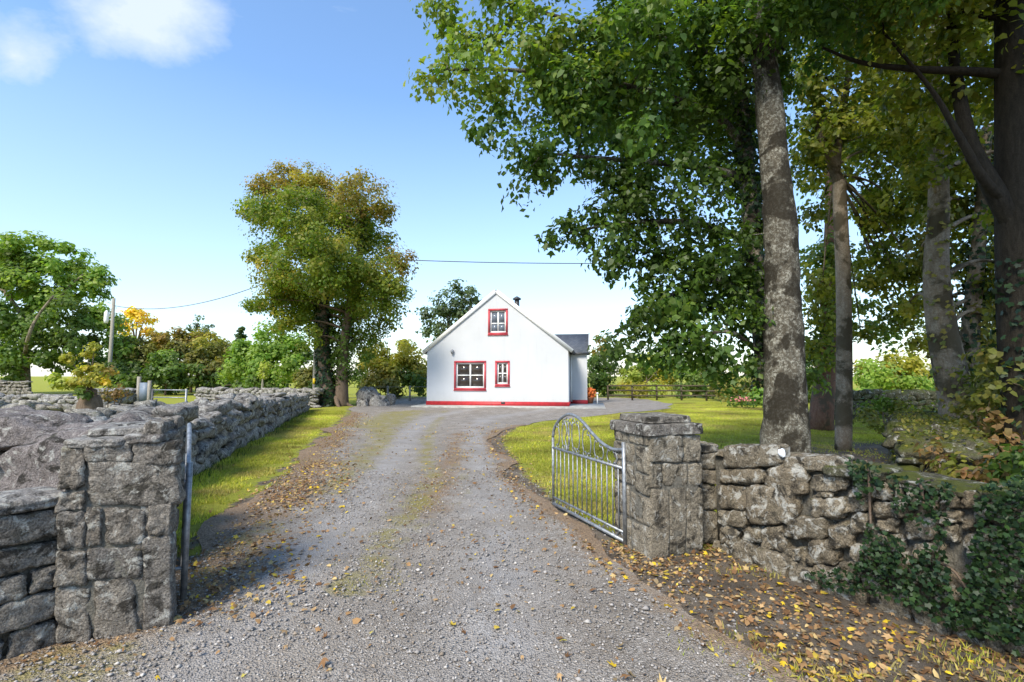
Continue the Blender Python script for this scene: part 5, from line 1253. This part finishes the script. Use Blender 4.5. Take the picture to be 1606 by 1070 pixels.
far('yellowing_tree', 'yellow green tree between the roadside tree and the cottage', [LB(*q) for q in [(600, 560, 24, 36, 'yelgreen'), (635, 562, 24, 36, 'yelgreen'), (660, 570, 20, 36, 'yelgreen'), (615, 585, 24, 35, 'yelgreen'), (650, 590, 22, 35, 'mid'), (590, 590, 18, 34, 'olive'), (575, 575, 18, 34, 'yelgreen'), (585, 555, 18, 36, 'yelgreen'), (565, 595, 16, 34, 'mid'), (660, 590, 18, 35, 'yelgreen'), (600, 606, 14, 33, 'olive'), (575, 608, 12, 33, 'olive'), (640, 545, 14, 37, 'yelgreen'), (660, 604, 12, 34, 'dark'), (625, 606, 14, 34, 'olive')]], .22, 28, .65)
far('olive_tree', 'shady olive tree seen behind the yellow tagged pole', [LB(*q) for q in [(480, 590, 18, 34, 'olive'), (500, 580, 16, 34, 'olive'), (495, 604, 10, 33, 'dark'), (470, 604, 10, 33, 'olive')]], .22, 22, .6)
far('ash_tree', 'airy grey green tree rising behind the cottage roof', [LB(*q) for q in [(700, 475, 24, 44, 'greyg'), (730, 462, 22, 44, 'greyg'), (680, 500, 20, 44, 'greyg'), (720, 495, 26, 44, 'greyg'), (690, 525, 20, 44, 'greyg'), (745, 470, 14, 44, 'greyg'), (715, 445, 9, 44, 'greyg'), (668, 520, 8, 44, 'greyg'), (740, 500, 20, 44, 'greyg'), (665, 490, 5, 44, 'greyg')]], .26, 16, .75, group='trees behind the cottage', cdens=.8)
rightg = 'trees beyond the lawn'
for nm, lb, ls in [('orange_tree', 'orange tinted tree beside the porch', [(945, 545, 16, 40, 'orange'), (930, 570, 18, 39, 'mid'), (950, 575, 20, 38, 'dark'), (935, 600, 18, 37, 'dark'), (955, 605, 16, 37, 'dark'), (965, 560, 14, 40, 'mid')]),
                   ('willow_bush', 'pale yellow green willow bush behind the timber fence', [(990, 580, 26, 38, 'lime'), (1015, 575, 24, 39, 'lime'), (1045, 575, 20, 39, 'yelgreen'), (1040, 592, 20, 38, 'yelgreen'), (1000, 612, 16, 36, 'yelgreen'), (1030, 612, 16, 36, 'lime'), (975, 605, 14, 37, 'yelgreen')]),
                   ('green_bush', 'fresh green bush with yellow sprigs along the timber fence', [(1075, 580, 24, 37, 'bright'), (1105, 575, 20, 38, 'yelgreen'), (1095, 598, 20, 36, 'mid'), (1065, 612, 14, 35, 'mid'), (1090, 575, 14, 38, 'bright'), (1105, 615, 12, 35, 'dark')]),
                   ('olive_bush', 'olive brown bush near the sycamore trunk beyond the lawn', [(1125, 600, 20, 33, 'olive'), (1150, 600, 20, 33, 'yelgreen'), (1140, 618, 14, 31, 'olive'), (1170, 605, 18, 32, 'olive'), (1180, 585, 16, 34, 'mid'), (1120, 580, 14, 35, 'olive')]),
                   ('garden_bush', 'small light green garden bush at the lawn edge', [(1180, 630, 9, 27, 'bright'), (1190, 625, 9, 27, 'bright'), (1172, 634, 6, 26.5, 'mid')]),
                   ('far_tree', 'yellow leaved tree in the gap between the slim and twin trunks', [(1420, 585, 30, 30, 'yelgreen'), (1400, 600, 24, 29, 'lime'), (1440, 570, 22, 31, 'yelgreen'), (1375, 590, 26, 28, 'bright'), (1440, 605, 22, 28, 'bright'), (1405, 570, 20, 30, 'yelgreen'), (1350, 575, 18, 30, 'yelgreen'), (1360, 590, 18, 30, 'yelgreen'), (1350, 615, 20, 27, 'bright')]),
                   ('far_tree', 'green tree deep behind the twin trunk tree', [(1540, 560, 50, 22, 'mid'), (1590, 540, 50, 22, 'olive'), (1560, 600, 40, 21, 'dark'), (1500, 600, 30, 22, 'mid'), (1640, 570, 60, 22, 'mid'), (1600, 480, 40, 23, 'mid')]),
                   ('far_tree', 'dark green tree hidden behind the sycamore trunk', [(1255, 600, 30, 30, 'mid'), (1280, 560, 30, 31, 'dark'), (1225, 610, 24, 30, 'olive'), (1290, 610, 26, 29, 'mid'), (1310, 580, 22, 30, 'dark')])]:
    far(nm, lb, [LB(*q) for q in ls], .2, 26, .6, group=rightg, cat='tree' if 'tree' in nm else 'bush')
b_ = gpt(1164, 640); pk = thing('flowering_plant', 'low pink flowering plant at the far lawn edge', 'plant', (b_.x, b_.y, 0))
pt_ = np.array([b_.x, b_.y, .3]); n = 260; pp_ = pt_ + rng.normal(size=(n, 3)) * np.array([.45, .3, .16])
obj('foliage', leaf_mesh('foliage', [leaves_np(pp_, unit(rng.normal(size=(n, 3)) + np.array([0, 0, 1])), rng.normal(size=(n, 3)), np.full(n, .1), OVA, pal('mid', n))]), M['leaf'], pk, kind='stuff')
mb = MB()
for i in range(40): W, Q = POOL[i % 14]; mb.put(W * .08 + pt_ + rng.normal(size=3) * np.array([.25, .2, .05]) + np.array([0, -.1, .12]), Q)
obj('flowers', mb.mesh('flowers'), M['pink'], pk, kind='stuff')
# stump with autumn shoots
sb = dpt(140, 640, 12.8); sb = Vector((sb.x, sb.y, 0)); q_ = lambda x, y, d=12.8: np.array(dpt(x, y, d))
shl = [LB(*q) for q in [(148, 545, 6, 12.8, 'yelgreen'), (138, 560, 8, 12.8, 'yelgreen'), (155, 575, 9, 12.8, 'yelgreen'), (125, 580, 10, 12.7, 'yelgreen'), (140, 595, 15, 12.6, 'yelgreen'), (160, 600, 8, 12.7, 'yellow'), (118, 603, 9, 12.6, 'yelgreen'), (95, 600, 7, 12.5, 'lime'), (82, 592, 6, 12.5, 'lime'), (135, 615, 10, 12.5, 'mid'), (165, 585, 8, 12.8, 'orange'), (108, 560, 5, 12.8, 'yelgreen')]]
slim_ = [([np.array(sb), q_(141, 635), q_(139, 622), q_(143, 610)], .34, .13, 16)] + [([q_(141 + random.uniform(-6, 6), 615), (q_(141, 612) + np.array(l[0])) / 2, np.array(l[0])], .025, .008, 6) for l in shl]
tree('pollard_stump', 'reddish tree stump sprouting yellow and orange autumn shoots behind the walls', 'tree', sb, slim_, shl, OVA, .075, 22, .17, 'bark_brown', None, .3, .01, 80, 1.0)
bush('dry_scrub', 'pinkish brown dead scrub beside the autumn stump', 'bush', [LB(*q) for q in [(180, 615, 11, 14.5, 'brown'), (195, 618, 9, 14.5, 'brown'), (170, 622, 9, 14.2, 'brown')]], OVA, .06, 16, .2)

# ------------------------------------------------------------------ ivy on the right wing wall
def in_poly(x, y, poly):
    ins = np.zeros(len(x), bool); j = len(poly) - 1
    for i in range(len(poly)):
        xi, yi = poly[i]; xj, yj = poly[j]; ins ^= ((yi > y) != (yj > y)) & (x < (xj - xi) * (y - yi) / (yj - yi + 1e-9) + xi); j = i
    return ins
ivr = thing('ivy', 'dark green ivy climbing over the right end of the low rubble wall', 'ivy', W0 + uG * 1.6)
polys = [([(1530, 770), (1560, 755), (1640, 740), (1640, 1010), (1560, 1005), (1520, 998), (1480, 965), (1510, 910), (1520, 870), (1530, 830)], 1500), ([(1420, 870), (1480, 840), (1500, 990), (1400, 940), (1300, 925), (1260, 900), (1330, 885)], 800),
         ([(1325, 715), (1380, 728), (1385, 765), (1360, 775), (1350, 800), (1338, 760)], 160), ([(1390, 740), (1500, 760), (1480, 850), (1440, 830), (1400, 800)], 260), ([(1360, 820), (1420, 850), (1400, 900), (1340, 890)], 260)]
pos = []; 
for poly, n in polys:
    a = np.array(poly); got = 0
    while got < n:
        x = rng.uniform(a[:, 0].min(), a[:, 0].max(), 400); y = rng.uniform(a[:, 1].min(), a[:, 1].max(), 400); ok = in_poly(x, y, poly)
        for xx, yy in zip(x[ok], y[ok]):
            if got >= n: break
            q = ppt(xx, yy, W0 + nG * rng.uniform(.03, .16), nG)
            if q.z < 0.02: q = gpt(xx, yy, .05); 
            pos.append(q); got += 1
for i in range(900):                                            # beyond the frame
    q = W0 + uG * rng.uniform(2.0, 4.2) + nG * rng.uniform(.03, .16); q.z = rng.uniform(.05, 1.0); pos.append(q)
for i in range(350):                                            # over the top
    q = W0 + uG * rng.uniform(2.0, 4.2) - nG * rng.uniform(-.05, .45); q.z = .93 + rng.uniform(0, .09); pos.append(q)
pos = np.array(pos); n = len(pos)
nr = unit(np.array(nG) + rng.normal(size=(n, 3)) * .8 + np.array([0, 0, .3])); tpv = unit(rng.normal(size=(n, 3)) * .6 + np.array([0, 0, -1]))
obj('leaves', leaf_mesh('leaves', [leaves_np(pos, nr, tpv, rng.uniform(.012, .03, n), IVY, pal('ivy', n))]), M['ivy'], ivr, kind='stuff')
for pts in ([(1366, 830), (1364, 790), (1362, 740), (1358, 722)], [(1450, 800), (1446, 770), (1440, 750)], [(1530, 950), (1500, 900), (1470, 880)]):
    mb = MB(); mb.tube(smooth_line([np.array(ppt(x, y, W0 + nG * .05, nG)) for x, y in pts], 5), .008, 6); obj('stem', mb.mesh('stem', True), M['bark_brown'], ivr)

# ------------------------------------------------------------------ grass
def blades(name, label, x, y, h, lean, pn, wid=.006, mat_='grass', tri=False):
    n = len(x); z_ = gh(x, y); a = rng.uniform(0, 6.28, n); w = wid * rng.uniform(.6, 1.4, n); l = lean * h * rng.uniform(.2, 1.2, n); b = rng.uniform(0, 6.28, n)
    P0 = np.stack([x - np.cos(a) * w, y - np.sin(a) * w, z_ - .004], -1); P1 = np.stack([x + np.cos(a) * w, y + np.sin(a) * w, z_ - .004], -1)
    m = np.stack([np.cos(b) * l * .4, np.sin(b) * l * .4, h * .6], -1); tt = np.stack([np.cos(b) * l, np.sin(b) * l, h], -1); c = np.stack([x, y, z_], -1)
    if tri:
        me = mesh_np(name, np.stack([P0, P1, c + tt], 1).reshape(-1, 3), np.arange(n * 3).reshape(-1, 3), False, np.repeat(pn, 3, 0))
        return setp(obj(name, me, M[mat_]), label, 'grass', kind='stuff')
    P2 = (P0 + c) / 2 + m; P3 = (P1 + c) / 2 + m; P4 = c + tt
    V = np.stack([P0, P1, P3, P2, P4], 1).reshape(-1, 3); k = np.arange(n)[:, None] * 5
    cl = np.repeat(pn, 5, 0)
    me = mesh_np(name, V, [k + np.array([[0, 1, 2, 3]]), k + np.array([[3, 2, 4]])], True, cl)
    return setp(obj(name, me, M[mat_]), label, 'grass', kind='stuff')
GP = np.array([(.43, .43, .05), (.50, .47, .06), (.37, .40, .045), (.52, .46, .11), (.29, .35, .04)])
def gcol(n, x, y):
    c = GP[rng.integers(0, len(GP), n)]; st_ = np.clip(SN(64, .55, 4)(np.stack([x, y, x * 0], -1)) * .9, 0, 1)[:, None] * .8; c = c * (1 - st_) + np.array([.36, .27, .11]) * st_; v = SN(61, .3, 4)(np.stack([x, y, x * 0], -1))
    return np.clip(c * (1 + .3 * v)[:, None] * rng.uniform(.7, 1.25, (n, 1)), .005, .8)
def scatter(n, x0, x1, y0, y1, ok, pw=1.5):
    """more of them near the front"""
    y = y0 + (y1 - y0) * rng.uniform(0, 1, n) ** pw; x = rng.uniform(x0, x1, n); k = ok(x, y); return x[k], y[k]
sn_ = SN(62, .9, 4)
def okL(x, y): return (x < xl(y) - .12 - .25 * np.abs(sn_(np.stack([x, y, x * 0], -1)))) & (x > wall_x(y) + .02) & (soil_mask(x, y) < .75)
x, y = scatter(260000, -9.6, -2.4, 3.7, 22.5, okL, 1.6)
h = rng.uniform(.02, .055, len(x)) * (1 + .5 * np.clip(1 - (x - wall_x(y)) / .5, 0, 1)); blades('verge_grass', 'bright mown grass verge along the dry stone wall', x, y, h, .8, gcol(len(x), x, y), .005)
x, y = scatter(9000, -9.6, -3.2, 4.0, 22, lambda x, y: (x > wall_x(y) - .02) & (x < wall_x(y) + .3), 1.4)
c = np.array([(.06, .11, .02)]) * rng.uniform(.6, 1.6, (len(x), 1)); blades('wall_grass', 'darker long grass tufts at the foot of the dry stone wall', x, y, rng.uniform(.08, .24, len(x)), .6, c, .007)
def okR(x, y):
    s = soil_mask(x, y); keep = (rng.uniform(0, 1, len(x)) > s * 1.15)
    return (x > xr(y) + .1 + .2 * np.abs(sn_(np.stack([x, y, x * 0], -1)))) & (y > 4.7) & keep & ~((np.abs(x - 1.4) < .5) & (y < 5.3))
x, y = scatter(380000, -.6, 13, 4.7, 29, okR, 1.7)
blades('lawn_grass', 'leaf strewn lawn between the ornate gate and the cottage', x, y, rng.uniform(.02, .055, len(x)), .9, gcol(len(x), x, y), .006, tri=True)
def okM(x, y):
    return rng.uniform(0, 1, len(x)) < np.clip(SN(63, .7, 4)(np.stack([x, y, x * 0], -1)) * 1.2 - .25, 0, 1)
x1, y1 = scatter(16000, -3.3, -1.4, 1.6, 3.2, okM); x2, y2 = scatter(5000, -1.6, -.8, 3.6, 9, okM); x3, y3 = scatter(9000, .9, 3.2, 1.8, 4.6, okM); x4, y4 = scatter(16000, -6, -2.5, 7, 22, lambda x, y: okM(x, y) & (x > xl(y)))
x = np.concatenate([x1, x2, x3, x4]); y = np.concatenate([y1, y2, y3, y4]); o = blades('moss_tufts', 'short mossy grass tufts growing through the gravel', x, y, rng.uniform(.02, .05, len(x)), 1.0, gcol(len(x), x, y), .005)

# ------------------------------------------------------------------ loose gravel
n = 20000
y = 1.9 + 6.5 * rng.uniform(0, 1, n) ** 1.8; x = xl(y) + (xr(y) - xl(y) + .9 * rng.uniform(0, 1, n) ** 2) * rng.uniform(0, 1, n)
ico = pool_mesh(900, 3, 2.6, .2); PB_ = [np.array(pool_mesh(900 + i, 3, 2.4, .25)[0]) for i in range(6)]
OCT = np.array([(1, 0, 0), (-1, 0, 0), (0, 1, 0), (0, -1, 0), (0, 0, 1), (.2, .1, -1), ]) * .5
OT = np.array([(0, 2, 4), (2, 1, 4), (1, 3, 4), (3, 0, 4), (2, 0, 5), (1, 2, 5), (3, 1, 5), (0, 3, 5)])
sz = rng.lognormal(math.log(.0068), .35, n); ang = rng.uniform(0, 6.28, n)
sh = OCT[None] * rng.uniform(.7, 1.3, (n, 6, 1)) * np.array([1.3, 1, .7]) * 2 * sz[:, None, None]
cx = np.cos(ang)[:, None]; sx = np.sin(ang)[:, None]
W = np.stack([sh[..., 0] * cx - sh[..., 1] * sx, sh[..., 0] * sx + sh[..., 1] * cx, sh[..., 2]], -1) + np.stack([x, y, surf(x, y) + sz * .2], -1)[:, None]
T = (np.arange(n)[:, None, None] * 6 + OT[None]).reshape(-1, 3)
gcl = np.array([(.22, .215, .215), (.155, .15, .15), (.28, .275, .275), (.38, .375, .37), (.21, .18, .15)])[rng.choice(5, n, p=[.36, .26, .22, .06, .10])] * rng.uniform(.95, 1.5, (n, 1)) * np.array([1.04, .98, .90])
tg = NT('pebbles'); a_ = tg.attr('Col'); tg.pbr(a_.outputs['Color'], .85, None, .25)
setp(obj('loose_gravel', mesh_np('loose_gravel', W.reshape(-1, 3), T, False, np.repeat(gcl, 6, 0)), tg.m), 'loose grey gravel chips on the drive', 'gravel', kind='stuff')

# ------------------------------------------------------------------ fallen leaves
LCOL = np.array([(.34, .20, .09), (.42, .27, .13), (.24, .13, .06), (.16, .085, .04), (.5, .36, .16), (.55, .40, .06), (.62, .42, .03), (.30, .22, .12)])
def litter_pts(n, x0, x1, y0, y1, dens):
    x = rng.uniform(x0, x1, n); y = rng.uniform(y0, y1, n); k = rng.uniform(0, 1, n) < dens(x, y); return np.stack([x[k], y[k]], -1)
ln = SN(70, .5, 4)
def nz01(x, y): return np.clip(.5 + .45 * ln(np.stack([x, y, x * 0], -1)), 0, 1)
sets = [litter_pts(1500, -2.6, 1.8, 1.9, 5.5, lambda x, y: .10 + .16 * nz01(x, y)),                                            # on the gravel
        litter_pts(3200, -4.4, .6, 5.5, 16, lambda x, y: (x > xl(y)) * (x < xr(y)) * (.12 + .35 * nz01(x, y) ** 2)),
        litter_pts(5200, -3.6, -1.5, 3.2, 9, lambda x, y: np.exp(-((x - xl(y) - .55) / .5) ** 2) * (.45 + .55 * nz01(x, y))), litter_pts(9500, -7.2, -1.9, 3.3, 21, lambda x, y: np.exp(-((x - xl(y) - .5) / .5) ** 2) * (.5 + .5 * nz01(x, y)) * np.clip(1.3 - y / 30, .4, 1)),   # left edge
        litter_pts(2600, -9, -2.4, 3.8, 21, lambda x, y: (x < xl(y)) * (x > wall_x(y)) * .05),
        litter_pts(5200, .5, 3.2, 1.8, 4.7, lambda x, y: np.clip((x - xr(y) + .35) / .5, 0, 1) * (.25 + .6 * nz01(x, y)) * (((x - 2.0) * .85 + (y - 4.5) * .52) < .05)),   # under the wall
        litter_pts(8000, -.6, 9, 4.9, 20, lambda x, y: (x > xr(y) - .1) * (.10 + .35 * nz01(x, y) * np.clip(1.4 - y / 16, 0.2, 1))),
        litter_pts(1800, -.6, 1.2, 5.4, 14, lambda x, y: np.exp(-((x - xr(y)) / .4) ** 2) * .8),
        litter_pts(900, -2.0, -.6, 5.5, 14, lambda x, y: .35 * np.exp(-((x + 1.1) / .35) ** 2)),
        litter_pts(900, 3.2, 8, 5.0, 11, lambda x, y: .7 + 0 * x)]
frag = [litter_pts(9000, .6, 3.4, 1.7, 4.8, lambda x, y: np.clip((x - xr(y) + .25) / .5, 0, 1) * (.35 + .65 * nz01(x, y)) * (((x - 2.0) * .85 + (y - 4.5) * .52) < .05)), litter_pts(52000, -7.4, -1.6, 2.6, 21, lambda x, y: np.exp(-((x - xl(y) - .4) / .4) ** 2) * (.3 + .7 * nz01(x, y))),
        litter_pts(9000, -2.2, .6, 4.5, 15, lambda x, y: (x < xr(y)) * np.maximum(np.exp(-((x + 1.1) / .4) ** 2), np.exp(-((x - xr(y)) / .35) ** 2)) * nz01(x, y)), litter_pts(3000, -2.6, 1.6, 1.8, 6, lambda x, y: .25 * nz01(x, y))]
LP = np.concatenate(sets); k = np.argsort(np.hypot(LP[:, 0], LP[:, 1])); LP = LP[k]
def inview(p_): return (np.abs(p_[:, 0]) < p_[:, 1] * 1.06) & (p_[:, 1] > 1.95)
vis = inview(LP); near_ = LP[vis][:300]; rest = np.concatenate([LP[vis][300:], LP[~vis]])
n = len(rest); z_ = surf(rest[:, 0], rest[:, 1]) + rng.uniform(.006, .022, n)
c = LCOL[rng.choice(8, n, p=[.2, .17, .17, .13, .1, .09, .06, .08])] * rng.uniform(.7, 1.2, (n, 1))
half = rng.uniform(0, 1, n) < .5; P3 = np.concatenate([rest, z_[:, None]], 1); pr = []
for msk, tpl in ((half, SYC), (~half, OVA)):
    m_ = int(msk.sum()); pr.append(leaves_np(P3[msk], unit(rng.normal(size=(m_, 3)) * .33 + np.array([0, 0, 1.0])), rng.normal(size=(m_, 3)), rng.uniform(.016, .043, m_), tpl, c[msk]))
FR = np.concatenate(frag); m_ = len(FR); P3 = np.concatenate([FR, (surf(FR[:, 0], FR[:, 1]) + rng.uniform(.003, .012, m_))[:, None]], 1)
pr.append(leaves_np(P3, unit(rng.normal(size=(m_, 3)) * .45 + np.array([0, 0, 1.0])), rng.normal(size=(m_, 3)), rng.uniform(.008, .026, m_), OVA, LCOL[rng.choice(8, m_, p=[.24, .2, .2, .16, .08, .03, .02, .07])] * rng.uniform(.6, 1.15, (m_, 1))))
setp(obj('leaf_litter', leaf_mesh('leaf_litter', pr), M['litter']), 'brown and yellow leaf litter strewn over the drive and lawn', 'leaf litter', kind='stuff')
kinds = [('brown', [(.24, .13, .06), (.16, .085, .04), (.34, .20, .09)], 'curled brown fallen leaf lying in the gateway'), ('tan', [(.42, .27, .13), (.5, .36, .16), (.30, .22, .12)], 'dry tan fallen leaf lying in the gateway'), ('yellow', [(.55, .40, .06), (.62, .42, .03), (.5, .42, .10)], 'yellow fallen leaf lying in the gateway')]
lm = []
for kn, cs, lb in kinds:
    L_ = []
    for i in range(6):
        tpl = (SYC, SYC, MAP, OVA)[i % 4]; V0, T0 = tpl; V0 = V0.copy(); V0[:, 2] *= rng.uniform(1.2, 4.5) * rng.choice([-1, 1]); V0[1:, :2] *= rng.uniform(.7, 1.25, (len(V0) - 1, 1)); V0[:, 2] += .12 * V0[:, 0] * rng.uniform(-1, 1) + .15 * V0[:, 1] * rng.uniform(-1, 1)
        V0[:, 2] -= V0[:, 2].min()
        me = mesh_np('fallen_leaf', V0, T0, False, np.repeat(np.array([cs[i % 3]]), len(V0), 0)); me.materials.append(M['litter']); L_.append(me)
    lm.append(L_)
for x, y in near_:
    k = int(rng.choice(3, p=[.36, .38, .26])) if x < .8 else int(rng.choice(3, p=[.3, .32, .38]))
    o = bpy.data.objects.new('fallen_leaf', lm[k][rng.integers(0, 6)]); col.objects.link(o); s = float(rng.uniform(.018, .046))
    o.location = (x, y, float(surf(x, y)) + .004); o.rotation_euler = (rng.normal() * .12, rng.normal() * .12, rng.uniform(0, 6.28)); o.scale = (s, s, s)
    zone = 'on the leafy bank below the ivied rubble wall' if x > xr(y) - .1 else 'on the drive beside the wide gate pillar' if x < -1.2 else 'on the open gravel between the two pillars'
    setp(o, kinds[k][2].replace('lying in the gateway', zone), 'leaf', ('brown', 'tan', 'yellow')[k] + ' fallen leaves ' + zone)
